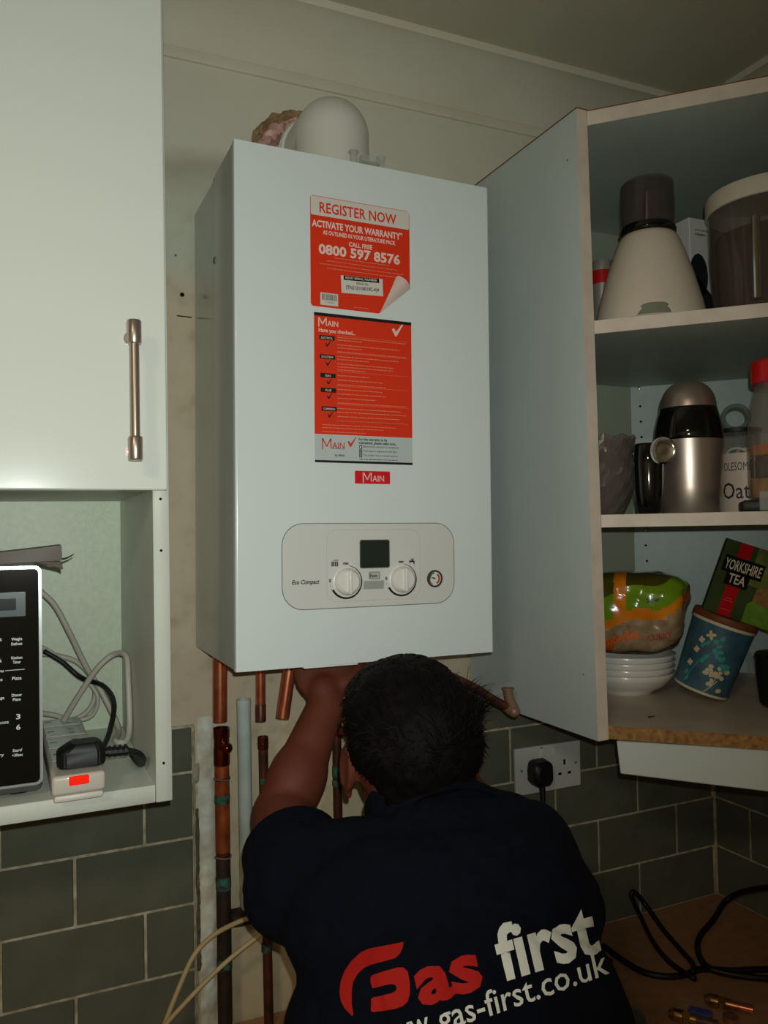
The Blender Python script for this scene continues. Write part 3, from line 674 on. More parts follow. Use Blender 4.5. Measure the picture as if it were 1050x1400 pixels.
for py, f_ in ((581, .85), (585, .7), (590.5, .5)):
    q = bp(440, py); scribble(bm, q.x, q.x+(tx1-.006-q.x)*f_, q.z, LY2, .0011, rs)
for py in (461, 484.5, 510, 530, 555, 578):
    q = bp(460, py); poly(bm, [(q.x, LY2, q.z+.0022), (tx1-.006, LY2, q.z+.0022), (tx1-.006, LY2, q.z+.0026), (q.x, LY2, q.z+.0026)])
mk('small_print', bm, faint_print, front, smooth=0, normals=False)
bm = B(); q = bp(440, 609); main_logo(bm, q.x, q.z-.0035, .0135, LY2); q = bp(481, 605); tick(bm, q.x, q.z, .0068, LY2)
mk('lettering', bm, mat('logo_red', (214, 60, 60), .5, amt=0), front, smooth=0, normals=False)
bm = B(); label_at(bm, 'For the warranty to be', 510, 601, LY2, 39, 3.6, .03, bp); label_at(bm, 'maintained, please make sure...', 517, 606, LY2, 52, 3.6, .03, bp)
label_at(bm, 'HEATING', 461.5, 613, LY2, 18, 2.2, .0, bp); label_at(bm, 'by BAXI', 464.5, 622.5, LY2, 13, 2.8, .03, bp)
for i, (s, wd) in enumerate((('Benchmark checklist is completed', 48), ('Warranty is registered with Baxi', 46), ('The boiler has an annual service', 47))):
    py = 611.2+5.8*i; label_at(bm, s, 497+wd/2, py, LY2, wd, 3, .005, bp); q = bp(493, py); box(bm, (q.x-.0022, LY2, q.z-.0026), (q.x+.0022, LY2+.0002, q.z+.0026))
scribble(bm, bp(491, 628).x, bp(543, 628).x, bp(500, 628.5).z, LY2, .0009, rs)
mk('lettering', bm, mat('print_dark_grey', (58, 60, 58), .5, amt=0), front, smooth=0, normals=False)
bm = B()
for i in range(3): label_at(bm, str(i+1), 493, 611.2+5.8*i, LY2-.0003, 2, 3, .01, bp)
mk('lettering', bm, white_pl, front, smooth=0, normals=False)
q0, q1 = bp(485, 643.5), bp(533, 662)
bm = B(); poly(bm, [((q0.x+q1.x)/2+x, LY-.0001, (q0.z+q1.z)/2+z) for x, z in rrect(q1.x-q0.x, q0.z-q1.z, .0012)], (0, -.0008, 0)); mk('maker_badge', bm, red_badge, front, label='small red name badge')
bm = B(); q = bp(495.5, 659); main_logo(bm, q.x, q.z+.001, .0132, LY-.0012); mk('lettering', bm, mat('badge_print', (238, 200, 196), .4, amt=0), front, smooth=0, normals=False)
# lip under the front
a, b_ = bp(416, 916), bp(490, 909)
bm = B(); box(bm, (a.x, BY+.001, BZ-.0028), (b_.x, BY+.03, BZ-.0002), .0008); mk('bottom_lip', bm, white_pl, boiler)
# pipe tails
def tail(px, py0, py1, y, r, m, px1=None, ferr=None, lab=None):
    p0 = bp(px, py0, 'y', y); p1 = bp(px1 or px, py1, 'y', y); bm = B(); up = Vector((p0.x, p0.y, BZ+RC+.001)) if px1 is None else p0+(p0-p1).normalized()*((BZ+RC-.001-p0.z)/(p0-p1).normalized().z)
    lathe(bm, [(r, 0), (r, (up-p1).length), (r*.86, (up-p1).length), (r*.86, .004), (r*.86, 0), (r, 0)], p1, up-p1, 24); o = mk('pipe_tail', bm, m, boiler, label=lab)
    if ferr: bm = B(); lathe(bm, [(r*1.01, 0), (r*1.09, .0005), (r*1.09, ferr), (r*1.0, ferr+.001), (r*1.0, 0)], p1, up-p1, 24); mk('pipe_sleeve', bm, copper_dark, boiler)
tail(301, 906, 986, -.055, .0112, copper_new, lab='wide copper tail, leftmost under the boiler')
tail(356.5, 918, 986, -.055, .0077, copper_new, ferr=.026)
tail(395.5, 917, 981, -.115, .0102, copper_new, px1=386.5, lab='shiny copper tail hanging at an angle')
boiler.rotation_euler = (0, TH, 0); boiler.location.x -= .0035

# flue elbow on top, going back into the wall
fx = .4575
flue = thing('flue_elbow', (fx, -.13, BZ+BH), 'white domed flue elbow on top of the boiler entering the wall', 'flue')
zt = BZ+BH+.003; fr = .0585
fzc = 2.318
bm = B(); lathe(bm, [(0, 0), (fr+.008, 0), (fr+.008, .004), (fr+.002, .006), (fr, .010), (fr, fzc-zt)], (fx, -.132, zt), (0, 0, 1), 40)
n = 20; 
for v in ball(bm, (fx, -.132, fzc), fr, 40, (1, 1, 1.02)): pass
cyl(bm, (fx, -.132, fzc), (fx, -.06, fzc), fr, seg=40)
elbow = mk('elbow', bm, flue_m, flue, smooth=60)
bm = B(); lathe(bm, [(fr-.002, 0), (fr+.004, .001), (fr+.0055, .004), (fr+.004, .007), (fr+.001, .009), (fr+.001, .014), (fr+.0045, .016), (fr+.0045, .022), (fr-.001, .024)], (fx, -.068, fzc), (0, 1, 0), 40); mk('collar', bm, flue_m, flue)
bm = B(); cyl(bm, (fx, -.046, fzc), (fx, .03, fzc), fr-.005, seg=32); mk('flue_pipe', bm, flue_m, flue)
# clear test-point caps beside it
tp = bp(500, 220, 'y', -.20)
bm = B(); pz = BZ+BH+.0015; zc1 = at(519, 213, 'y', -.245).z-pz
for px, rr_, hh in ((484, .0065, zc1-.002), (521, .0065, zc1-.004)):
    c = at(px, 222, 'y', -.245); lathe(bm, [(rr_*.8, 0), (rr_*.8, hh), (rr_*1.2, hh+.0005), (rr_*1.2, hh+.002), (0, hh+.002)], (c.x, -.245, pz), (0, 0, 1), 16)
a, b_ = at(493, 219, 'y', -.245), at(520, 224, 'y', -.245); box(bm, (a.x, -.250, pz+zc1-.014), (b_.x, -.240, pz+zc1-.004), .001)
mk('test_point_cap', bm, clear_pl, flue, label='clear plastic test-point caps')
# ragged hole in the wall around the flue: pink fire foam and broken plaster
def blob_ring(name, c, r0, r1, a0, a1, m, seed, n=46, label=None, cat=None, y0=.004, out=.03):
    bm = B(); g = []
    for i in range(n+1):
        a = math.radians(a0+(a1-a0)*i/n); row = []
        for k in range(9):
            t = k/8; rr_ = r0+(r1-r0)*t + .006*noise.noise(Vector((math.cos(a)*9, math.sin(a)*9, seed+t*2)))*(t+.2)
            y = y0-out*math.sin(t*math.pi)*(.6+.5*noise.noise(Vector((math.cos(a)*14, math.sin(a)*14, seed+t*5)))) - .004*noise.noise(Vector((a*20, t*9, seed)))
            row.append(bm.verts.new((c[0]+rr_*math.cos(a), y, c[2]+rr_*math.sin(a))))
        g.append(row)
    for r_a, r_b in zip(g, g[1:]):
        for k in range(8): bm.faces.new((r_a[k], r_a[k+1], r_b[k+1], r_b[k]))
    return mk(name, bm, m, wall_back, smooth=60, label=label)
blob_ring('fire_foam', (fx-.008, 0, fzc+.006), .052, .084, 70, 215, foam_m, 2., label='pink fire foam squeezed round the flue', out=.044)
blob_ring('broken_plaster', (fx-.006, 0, fzc+.012), .074, .094, 70, 190, rubble_m, 6., label='ragged broken plaster edge of the flue hole', out=.024)

# ------------------------------------------------------------------ pipework on the wall
def wp_(px, py, y): return at(px, py, 'y', y)
PA = wp_(303.5, 1060, -.030)
pa = thing('copper_riser', (PA.x, -.03, WT), 'thick stained copper riser with verdigris joints, leftmost on the bare plaster', 'pipe')
zA = lambda py: wp_(303, py, -.03).z
bm = B(); cyl(bm, (PA.x, -.03, WT+.0005), (PA.x, -.03, zA(1010)), .0112, seg=24); mk('pipe', bm, copper_dark, pa)
for y0, y1 in ((1046, 1062), (1066, 1086), (1098, 1164)):
    bm = B(); cyl(bm, (PA.x, -.03, zA(y1)), (PA.x, -.03, zA(y0)), .0116, seg=24); mk('pipe_section', bm, copper_old, pa, label='orange tarnished length')
for y0, y1 in ((1086, 1098), (1198, 1216), (1310, 1325)):
    bm = B(); cyl(bm, (PA.x, -.03, zA(y1)), (PA.x, -.03, zA(y0)), .0121, seg=24, bev=.001); mk('pipe_joint', bm, verdigris, pa, label='green crusted solder joint')
black_cu = mat('blackened_copper', (70, 44, 32), .5, .2, col2=(24, 40, 34), scale=55, amt=.9, bump=.4, bscale=120)
for y0, y1 in ((1172, 1198), (1216, 1310), (1325, 1398)):
    bm = B(); cyl(bm, (PA.x, -.03, zA(y1)), (PA.x, -.03, zA(y0)), .0115, seg=24); mk('pipe_section', bm, black_cu, pa, label='blackened greenish length')
for y0 in (1064, 1171):
    bm = B(); R0 = .0125; z = zA(y0); tube(bm, [(PA.x+R0*math.cos(a), -.03+R0*math.sin(a), z+.0012*math.sin(a*2)) for a in [i*math.pi/6 for i in range(13)]], .0011, 6, 2); mk('wire_tie', bm, mat('grey_wire', (120, 118, 100), .6), pa)
bm = B(); z0, z1 = zA(1046), zA(995); lathe(bm, [(.0116, 0), (.0128, .001), (.0128, (z1-z0)*.45), (.0122, (z1-z0)*.5), (.0122, (z1-z0)*.72), (.0128, (z1-z0)*.75), (.0130, (z1-z0)), (.0112, (z1-z0)), (.0108, (z1-z0)-.008), (0, (z1-z0)-.009)], (PA.x, -.03, z0), (0, 0, 1), 26); mk('coupling', bm, mat('glossy_brown_copper', (120, 52, 34), .2, .9), pa)
bm = B(); zc = zA(1020); cyl(bm, (PA.x, -.03, zc), (PA.x+.004, -.052, zc+.001), .0085, seg=20, bev=.002); ball(bm, (PA.x+.004, -.050, zc+.001), .0088, 16); mk('drain_knob', bm, MATS['glossy_brown_copper'], pa)
# plastic waste pipe
a, b_ = wp_(333, 956, -.025), wp_(338, 1243, -.025)
bm = B(); r = .0112
ww = thing('waste_pipe', ((a.x+b_.x)/2, -.025, b_.z), 'pale painted plastic waste pipe standing open beside the copper riser', 'pipe')
lathe(bm, [(0, 0), (r*.7, .0005), (r, .006), (r, (a-b_).length-.012), (r*1.04, (a-b_).length-.011), (r*1.04, (a-b_).length), (r*.86, (a-b_).length), (r*.86, (a-b_).length-.02), (0, (a-b_).length-.021)], b_, a-b_, 24)
mk('pipe', bm, pvc, ww)
bm = B(); q = wp_(338, 1246, -.02); box(bm, (PA.x+.0135, -.034, q.z-.016), (q.x+.020, .006, q.z-.001), .004, 2); bmesh.ops.subdivide_edges(bm, edges=bm.edges[:], cuts=2)
for v in bm.verts: v.co += Vector((0, noise.noise(v.co*90)*.003, noise.noise(v.co*70)*.003))
setp(mk('pipe_batten', bm, mat('dark_stained_wood', (78, 56, 38), .9, col2=(40, 28, 20), scale=50, amt=1.)), 'dark dirty batten at the foot of the waste pipe', 'batten')
def small_riser(px, pyt, y, r, label, patina, glossy=True, pyb=None, dx=0., knob=None, sleeve=.02):
    q = wp_(px, pyt, y); zb = WT+.0005; t = thing('copper_riser', (q.x+dx, y, zb), label, 'pipe')
    bm = B(); cyl(bm, (q.x+dx, y, zb), (q.x, y, q.z-.002), r, seg=20); mk('pipe', bm, copper_dark, t)
    bm = B(); lathe(bm, [(r*1.0, 0), (r*1.12, .001), (r*1.12, sleeve), (r*.95, sleeve), (r*.95, sleeve-.006), (0, sleeve-.007)], (q.x, y, q.z-sleeve), (0, 0, 1), 22); lathe(bm, [(r*1.12, 0), (r*1.2, .0012), (r*1.12, .0025)], (q.x, y, q.z-sleeve*.6), (0, 0, 1), 22); mk('coupling', bm, mat('brown_coupling', (120, 58, 38), .28, .9), t)
    for p0, p1 in patina:
        bm = B(); z0, z1 = wp_(px, p1, y).z, wp_(px, p0, y).z; cyl(bm, (q.x+dx*.5, y, z0), (q.x+dx*.5, y, z1), r*1.14, seg=20, bev=.001); mk('pipe_joint', bm, verdigris, t, label='green crusted joint')
    if knob:
        bm = B(); k = wp_(knob[0], knob[1], y-r); ball(bm, k, .0075, 14); cyl(bm, (q.x, y, k.z), k, .005, seg=12); mk('drain_knob', bm, MATS['glossy_brown_copper'], t)
small_riser(359.5, 1007, -.03, .0078, 'thin stained copper riser just right of the pale waste pipe', ((1063, 1071), (1290, 1302)), dx=.003)
small_riser(460, 986, -.03, .0078, 'thin stained copper riser beside the fitter\'s left ear', ((1047, 1062), (1066, 1074)), knob=(465, 1003), dx=.0)
# capped gas pipe end under the cabinet
GY = -.17; gp = thing('gas_pipe', (.72, GY, 1.40), 'brown copper gas pipe with an upturned open elbow in front of the cabinet side panel', 'pipe')
a, b_, c = wp_(648, 940, GY), wp_(672, 955, GY), wp_(692, 966, GY-.002)
bm = B(); L0 = wp_(560, 905, GY+.01); tube(bm, [L0, wp_(600, 918, GY), a, b_, c], .0072, 14, 5); mk('pipe', bm, copper_dark, gp)
bm = B(); d_, e_, f_ = wp_(704, 972, GY-.003), wp_(697, 957, GY-.003), wp_(694.5, 944, GY-.003)
tube(bm, [c, wp_(700, 973, GY-.003), wp_(703, 970, GY-.005), e_, f_, wp_(694.5, 941, GY-.003)], .0082, 16, 5); lathe(bm, [(.0085, 0), (.0105, .001), (.0105, .003), (.0085, .0035)], wp_(694.5, 943, GY-.003), (0, 0, 1), 18); mk('elbow', bm, mat('elbow_brown_copper', (150, 116, 96), .5, .4, amt=0), gp)
ball_ = wp_(703, 973, GY-.008); bm = B(); ball(bm, ball_, .0098, 14); mk('cap', bm, MATS['elbow_brown_copper'], gp)
# two cream cables coming out behind the fitter
cable('cream_cable', [wp_(400, 1240, -.05), wp_(350, 1252, -.06), wp_(318, 1264, -.065), wp_(290, 1280, -.07), wp_(266, 1305, -.07), wp_(247, 1345, -.075), wp_(225, 1400, -.08), wp_(214, 1430, -.08)], .0038, cream_cable, 'upper cream cable bowing across the copper riser')
cable('cream_cable', [wp_(400, 1242, -.075), wp_(358, 1276, -.08), wp_(320, 1306, -.085), wp_(285, 1338, -.085), wp_(245, 1380, -.09), wp_(205, 1425, -.09)], .0036, cream_cable, 'lower cream cable running straight down to the left')

# double socket and its plug
a, c = at(700, 1022, 'y', -.008), at(792, 1075, 'y', -.008)
sk = thing('double_socket', (.932, 0, 1.19), 'white double wall socket on the dark tiles below the cabinet panel', 'socket')
SX0, SX1, SZ0, SZ1 = .856, 1.006, 1.192, 1.280
bm = B(); box(bm, (SX0, -.0095, SZ0), (SX1, -.0004, SZ1), .002, 2); mk('face_plate', bm, socket_m, sk)
for i in range(2):
    cx = SX0+.040+.071*i; cz = 1.231
    bm = B()
    for dx, dz, w_, h_ in ((0, .0115, .0045, .010), (-.0112, -.010, .0075, .0045), (.0112, -.010, .0075, .0045)): box(bm, (cx+dx-w_/2, -.0101, cz+dz-h_/2), (cx+dx+w_/2, -.0093, cz+dz+h_/2))
    mk('pin_holes', bm, hole_m, sk)
    bm = B(); box(bm, (SX0+.062+.0135*i*2-.0045, -.0125, SZ1-.0205), (SX0+.062+.0135*i*2+.0045, -.009, SZ1-.0055), .001); mk('switch', bm, socket_m, sk)
    disc('cover_screw', (SX0+.012+.126*i, -.0094, 1.238), .0025, grey_pr, sk)
bm = B(); box(bm, (SX0+.055, -.0099, SZ1-.0045), (SX0+.062, -.0093, SZ1-.0030)); mk('switch_mark', bm, hole_m, sk)
bm = B(); px0 = SX0+.046
prof = [(-.022, .006), (-.021, .020), (-.014, .026), (.014, .026), (.021, .020), (.022, .006), (.022, -.012), (.014, -.022), (-.014, -.022), (-.022, -.012)]
v0 = [bm.verts.new((px0+x, -.0103, 1.232+z)) for x, z in prof]; v1 = [bm.verts.new((px0+x*.95, -.034, 1.231+z*.95)) for x, z in prof]; v2 = [bm.verts.new((px0+x*.7, -.040, 1.230+z*.72)) for x, z in prof]
for a, b_ in ((v0, v1), (v1, v2)):
    for k in range(10): bm.faces.new((a[k], a[(k+1) % 10], b_[(k+1) % 10], b_[k]))
bm.faces.new(v0); bm.faces.new(v2[::-1]); bmesh.ops.bevel(bm, geom=bm.edges[:], offset=.0015, segments=2, affect='EDGES')
wplug = thing('mains_plug', (px0, -.02, 1.20), 'black mains plug in the left outlet of the double wall socket', 'plug')
mk('plug_body', bm, black_pl, wplug)
bm = B(); tube(bm, [(px0, -.026, 1.210), (px0, -.028, 1.196), (px0-.001, -.030, 1.180)], lambda t: .0062-.0015*t, 10, 4); mk('strain_relief', bm, black_pl, wplug)
bm = B(); tube(bm, [(px0-.001, -.030, 1.182), (px0-.002, -.034, 1.15), (px0-.004, -.05, 1.08), (px0+.01, -.07, .98), (px0+.03, -.09, .92), (px0+.08, -.12, WT+.0042)], .0036, 8); mk('cord', bm, black_pl, wplug)

# ------------------------------------------------------------------ diagonal corner wall cabinet
DV = .429; E1 = Vector((.70711, -.70711, 0)); N1 = Vector((.70711, .70711, 0)); UP = Vector((0, 0, 1))
def dp(px, py, k): return at(px, py, 'd', DV+1.41421*k)
cc = thing('corner_cabinet', (1.08, -.2, 1.388), 'open diagonal corner cabinet with grey-white side panel and four shelf levels, door missing', 'cabinet')
def lean_panel(bm, x0t, x1t, x0b, x1b, y0, y1, z0, z1, mi=0, y0b=None, y1b=None):
    yb, yc = (y0 if y0b is None else y0b), (y1 if y1b is None else y1b)
    P = [(x0b, yb, z0), (x1b, yb, z0), (x1b, yc, z0), (x0b, yc, z0), (x0t, y0, z1), (x1t, y0, z1), (x1t, y1, z1), (x0t, y1, z1)]
    v = [bm.verts.new(p) for p in P]
    for f in ((0, 3, 2, 1), (4, 5, 6, 7), (0, 1, 5, 4), (1, 2, 6, 5), (2, 3, 7, 6), (3, 0, 4, 7)): q = bm.faces.new([v[i] for i in f]); q.material_index = mi
side_m = mat('panel_blue_grey', (198, 208, 204), .38, col2=(192, 202, 198), scale=5, bump=.06, bscale=350)
bm = B(); lean_panel(bm, .7625, .7810, .7690, .7880, -.3507, .001, 1.3865, 2.3205, 0, -.3577); sp = mk('side_panel', bm, side_m, cc, smooth=0)
bm = B(); lean_panel(bm, .7625, .7810, .7690, .7880, -.3518, -.3507, 1.3865, 2.3205, 0, -.3588, -.3577); mk('panel_edging', bm, edge_m, cc, smooth=0, label='cream front edge of the side panel')
bm = B(); box(bm, (1.02, -.609, 1.388), (XR, -.5915, 2.3205)); mk('side_panel', bm, side_m, cc, smooth=0)
brown_edge = mat('brown_top_edge', (120, 74, 52), .8, amt=0)
bm = B(); lean_panel(bm, .7615, .7820, .7615, .7820, -.3525, .001, 2.3203, 2.3218); mk('raw_edge', bm, brown_edge, cc, smooth=0)
for px, py in ((776, 219), (798, 922)): disc('screw_hole', at(px, py, 'x', .7625 if py < 500 else .7685), .0013, grey_pr, sp, axis=(-1, 0, 0), th=.0008)
def shelf(name, z0, z1, xl, m, em, inset=0., label=None):
    v = DV+inset; ya = v-xl; P = [(xl, ya), (xl, -.0045), (1.158, -.0045), (1.360, -.2065), (1.360, -.590), (v+.590, -.590)]
    bm = B(); poly(bm, [(x, y, z0) for x, y in P], (0, 0, z1-z0)); o = mk(name, bm, m, cc, smooth=0, label=label)
    h = UP*(z1-z0); a = Vector((xl, ya, z0)); m_ = Vector((v-ya, ya, z0)); b_ = Vector((v+.590, -.590, z0)); d1, d2 = Vector((0, -.0009, 0)), -N1*.0009
    bm = B(); q = [a, (a+b_)/2, b_]; lo = [bm.verts.new(p) for p in q]; hi = [bm.verts.new(p+h) for p in q]; lo2 = [bm.verts.new(p+d) for p, d in zip(q, (d2, d2, d2))]; hi2 = [bm.verts.new(p+d+h) for p, d in zip(q, (d2, d2, d2))]
    for k in (0, 1):
        for A_, B_ in ((lo, lo2), (lo2, hi2), (hi2, hi)): bm.faces.new((A_[k], A_[k+1], B_[k+1], B_[k]))
    mk('front_edging', bm, em, o, smooth=0); return o
under_m = mat('shelf_melamine', (186, 196, 182), .5, col2=(178, 188, 174), scale=8, amt=.5, bump=.05, bscale=400)
warm_top = mat('bottom_melamine', (206, 190, 172), .45, col2=(190, 172, 152), scale=14)
shelf('top_panel', 2.2975, 2.3185, .7813, under_m, edge_m); shelf('shelf', 1.9845, 2.004, .7836, under_m, edge_m); shelf('shelf', 1.6975, 1.716, .786, under_m, edge_m)
shelf('bottom_panel', 1.388, 1.4065, .7882, warm_top, chip, label='bottom panel with its raw chipboard edge showing')
bm = B(); a = Vector((.7815, DV-.7815, 2.3186)); b_ = Vector((1.019, -.590, 2.3186)); poly(bm, [a-N1*.001, b_-N1*.001, b_+N1*.02, a+N1*.02], (0, 0, .0016)); mk('raw_edge', bm, brown_edge, cc, smooth=0)
bm = B(); box(bm, (.7890, -.0044, 1.4066), (1.16, .0015, 2.297)); mk('back_panel', bm, mat('inner_wall_panel', (176, 182, 160), .5, col2=(168, 174, 152), scale=9), cc, smooth=0)
bm = B(); a = Vector((1.1585, -.0045, 1.4066)); b_ = Vector((1.360, -.2060, 1.4066)); poly(bm, [a, b_, b_+N1*.006, a+N1*.006], (0, 0, .89)); db = mk('diagonal_back', bm, mat('diagonal_back_panel', (196, 208, 200), .4, col2=(188, 200, 192), scale=60, amt=.6, bump=.06, bscale=300), cc, smooth=0)
vb = 1.1585-.0045
for px, py in ((875.4, 555.5), (876.2, 576.6), (877.2, 597.6), (883, 745.6), (884.5, 767)):
    disc('peg_hole', at(px, py, 'd', vb), .0024, hole_m, db, axis=-N1)
for px, py in ((874, 531.5), (882.6, 724.5)):
    p = at(px, py, 'd', vb); bm = B(); cyl(bm, p, p-N1*.009, .0028, seg=12, bev=.0006); mk('shelf_pin', bm, chrome, db)
p = at(888, 981, 'z', 1.4066); bm = B(); cyl(bm, p, p+Vector((0, 0, .002)), .0022, seg=12); tube(bm, [p+Vector((0, 0, .0012)), p+Vector((.006, 0, .0012)), p+Vector((.009, -.001, .0012))], .0008, 6, 2); mk('loose_screw', bm, mat('rusty_screw', (70, 48, 34), .6, .4), cc)
# pelmet board under the cabinet, not parallel to it
a, b_, c, d = at(843, 1013, 'd', DV+.010), at(1075, 1031, 'd', DV+.006), at(1075, 1085.5, 'd', DV+.006), at(848, 1058, 'd', DV+.010)
a.z = min(a.z, 1.3872); b_.z = 1.3872
bm = B(); poly(bm, [a, b_, c, d], N1*.016); bmesh.ops.bevel(bm, geom=bm.edges[:], offset=.0012, segments=2, affect='EDGES')
setp(mk('pelmet_board', bm, mat('pelmet_white', (206, 214, 206), .35, amt=0)), 'white board fixed under the raw chipboard edge of the corner cabinet', 'board')

# ---- top shelf
zt = 2.0042
def T(name, p, label, cat, group=None): return thing(name, p, label, cat, group)
pc = dp(889, 430, .088); pc.z = zt
ch = T('food_chopper', pc, 'white cone-shaped food chopper with smoky cup on the top shelf', 'chopper')
bm = B(); lathe(bm, [(0, 0), (.080, 0), (.0835, .003), (.0830, .012), (.0765, .040), (.0655, .080), (.0540, .115), (.0455, .136), (.0410, .143), (.036, .1455), (0, .1455)], pc, seg=48); mk('motor_base', bm, mat('aged_white_plastic', (214, 200, 180), .35, amt=0), ch, smooth=50)
bm = B(); lathe(bm, [(.036, .1458), (.0415, .1462), (.0425, .150), (.0405, .156), (.0395, .158)], pc, seg=36); mk('cup_ring', bm, black_gl, ch)
bm = B(); lathe(bm, [(.0392, .157), (.0405, .185), (.0402, .205), (.0395, .224), (.0365, .2275), (0, .2285)], pc, seg=36); mk('cup', bm, smoky, ch, label='smoky brown cup')
bm = B(); lathe(bm, [(.0, .160), (.008, .160), (.006, .20), (.003, .215), (0, .217)], pc, seg=14); mk('blade_shaft', bm, chrome, ch)
bm = B(); v0 = Vector((-.62, -.785, 0)).normalized(); sdir = v0.cross(UP)
for i in range(13):
    pass
g = []
for i in range(13):
    t = -1+2*i/12; a = t*.30; dr = (v0*math.cos(a)-sdir*math.sin(a)); hgt = .016*(1-t**4)**.5+.0005
    g.append([bm.verts.new(pc+dr*(.0842-.0*q)+UP*(.0035+hgt*q)-dr*(.0022*q)) for q in (0, .5, 1.)])
for a, b_ in zip(g, g[1:]):
    for k in range(2): bm.faces.new((a[k], a[k+1], b_[k+1], b_[k]))
mk('switch_button', bm, mat('button_grey_green', (128, 128, 112), .4, amt=0), ch, smooth=180)
p = dp(823, 390, .172); p.z = zt
fk = T('steel_flask', p, 'slim steel flask with red band, half hidden left of the white chopper', 'flask')
r = .017; z2 = dp(823, 372, .172).z-zt; z3 = dp(823, 390, .172).z-zt; zz = dp(823, 358, .172).z-zt
bm = B(); lathe(bm, [(0, 0), (r, 0), (r, z3), (0, z3)], p, seg=24); mk('body', bm, bright_steel, fk)
bm = B(); lathe(bm, [(0, z3), (r*1.04, z3), (r*1.04, z2), (0, z2)], p, seg=24); mk('band', bm, mat('flask_red', (190, 24, 24), .35, amt=0), fk)
bm = B(); lathe(bm, [(0, z2), (r*.95, z2), (r*.95, zz-.002), (r*.9, zz), (0, zz)], p, seg=24); mk('cap', bm, bright_steel, fk)
q = dp(942, 300, .165); q.z = zt; hz_ = dp(942, 296.5, .165).z-zt
bx_ = T('carton', (q.x+.04, q.y+.03, zt), 'white printed carton standing behind the white chopper', 'box')
bm = B(); box(bm, (q.x, q.y, zt), (q.x+.095, q.y+.065, zt+hz_), .001, 1); cb_ = mk('box_body', bm, mat('carton_white', (206, 204, 196), .5, amt=0), bx_, smooth=0)
bm = B()
y_ = q.y-.0004
poly(bm, [(q.x+.018+.020*math.cos(a), y_, zt+.100+.036*math.sin(a)) for a in [i*math.pi/8 for i in range(16)]]); poly(bm, [(q.x+.012, y_, zt+.10), (q.x+.045, y_, zt+.07), (q.x+.06, y_, zt+.001), (q.x+.025, y_, zt+.02)])
mk('printed_picture', bm, mat('carton_print', (30, 34, 34), .5, amt=0), bx_, smooth=0)
bm = B(); scribble(bm, q.x+.012, q.x+.05, zt+hz_-.02, y_, .002, rs); scribble(bm, q.x+.012, q.x+.035, zt+hz_-.028, y_, .0035, rs); mk('small_print', bm, grey_pr, bx_, smooth=0, normals=False)
p = dp(963, 405, .136); p.z = zt
bm = B(); lathe(bm, [(0, 0), (.008, 0), (.008, .008), (.0072, .010), (.0072, .024), (0, .026)], p, seg=20)
setp(mk('bottle_cap', bm, mat('amber_yellow', (196, 150, 60), .4, col2=(120, 70, 30), scale=120)), 'small amber cap beside the foot of the white chopper', 'cap')
pl_ = dp(969, 400, .1); p = pl_+E1*.088; p.z = zt
jg = T('blender_jug', p, 'large smoky plastic jug with white lid on the top shelf', 'jug')
R0 = .088; ht = dp(1012, 247, .03).z-zt
bm = B(); lathe(bm, [(R0*.86, .002), (R0*.88, 0), (R0*.93, .004), (R0*.985, ht*.45), (R0, ht-.028), (R0*.985, ht-.028), (R0*.965, ht*.45), (R0*.91, .008), (0, .006), ], p, seg=56); mk('jug_body', bm, smoky2, jg, label='brown tinted clear body')
bm = B(); lathe(bm, [(R0*1.0, ht-.028), (R0*1.03, ht-.027), (R0*1.035, ht-.006), (R0*1.01, ht-.001), (R0*.96, ht), (0, ht+.001)], p, seg=56); mk('lid', bm, mat('lid_offwhite', (200, 190, 172), .4, amt=0), jg)
bm = B(); lathe(bm, [(0, .008), (R0*.84, .008), (R0*.88, ht*.66), (0, ht*.67)], p, seg=40); mk('dark_contents', bm, mat('jug_contents', (58, 48, 40), .7, col2=(36, 30, 26), scale=30), jg, label='dark filling')
for dx, dk, r_, h_ in ((-.026, -.078, .006, ht*.70), (.004, -.079, .0055, ht*.78)):
    c = p+E1*dx+N1*dk; bm = B(); cyl(bm, c+UP*.012, c+UP*h_, r_, seg=14, bev=.002); mk('metal_rod', bm, chrome, jg)

def lerp_(t, P):
    for (a, x), (b_, y) in zip(P, P[1:]):
        if t <= b_: return x+(y-x)*(t-a)/(b_-a)
    return P[-1][1]
# ---- middle shelf
zm = 1.7162
pr_ = dp(867, 640, .115); p = pr_-E1*.060; p.z = zm; p.x = max(p.x, .860)
bw = T('cut_glass_bowl', p, 'cut-glass bowl with a scalloped rim at the left end of the middle shelf', 'bowl')
hb = dp(850, 592, .06).z-zm
bm = B(); seg = 48; rings = []
for j in range(15):
    t = j/14; rr_ = lerp_(t, ((0, .036), (.15, .047), (.35, .056), (.55, .060), (.68, .060), (.74, .0555), (.82, .057), (1, .059))); z = hb*t
    rings.append([bm.verts.new(p+Vector(((rr_+.0011*math.cos(i*math.pi/2)*math.sin(j*1.6))*math.cos(2*math.pi*i/seg), (rr_+.0011*math.cos(i*math.pi/2)*math.sin(j*1.6))*math.sin(2*math.pi*i/seg), z+(.0025*math.cos(i*math.pi/2) if j == 14 else 0)))) for i in range(seg)])
for a, b_ in zip(rings, rings[1:]):
    for i in range(seg): bm.faces.new((a[i], a[(i+1) % seg], b_[(i+1) % seg], b_[i]))
bm.faces.new(rings[0]); mk('bowl_wall', bm, cutglass, bw, smooth=0)
bm = B(); lathe(bm, [(0, .004), (.038, .004), (.052, hb*.5), (.0545, hb*.76), (0, hb*.78)], p, seg=32); mk('dark_contents', bm, mat('bowl_contents', (74, 60, 54), .8, col2=(52, 42, 38), scale=60), bw)
p = dp(944, 690, .088); p.z = zm
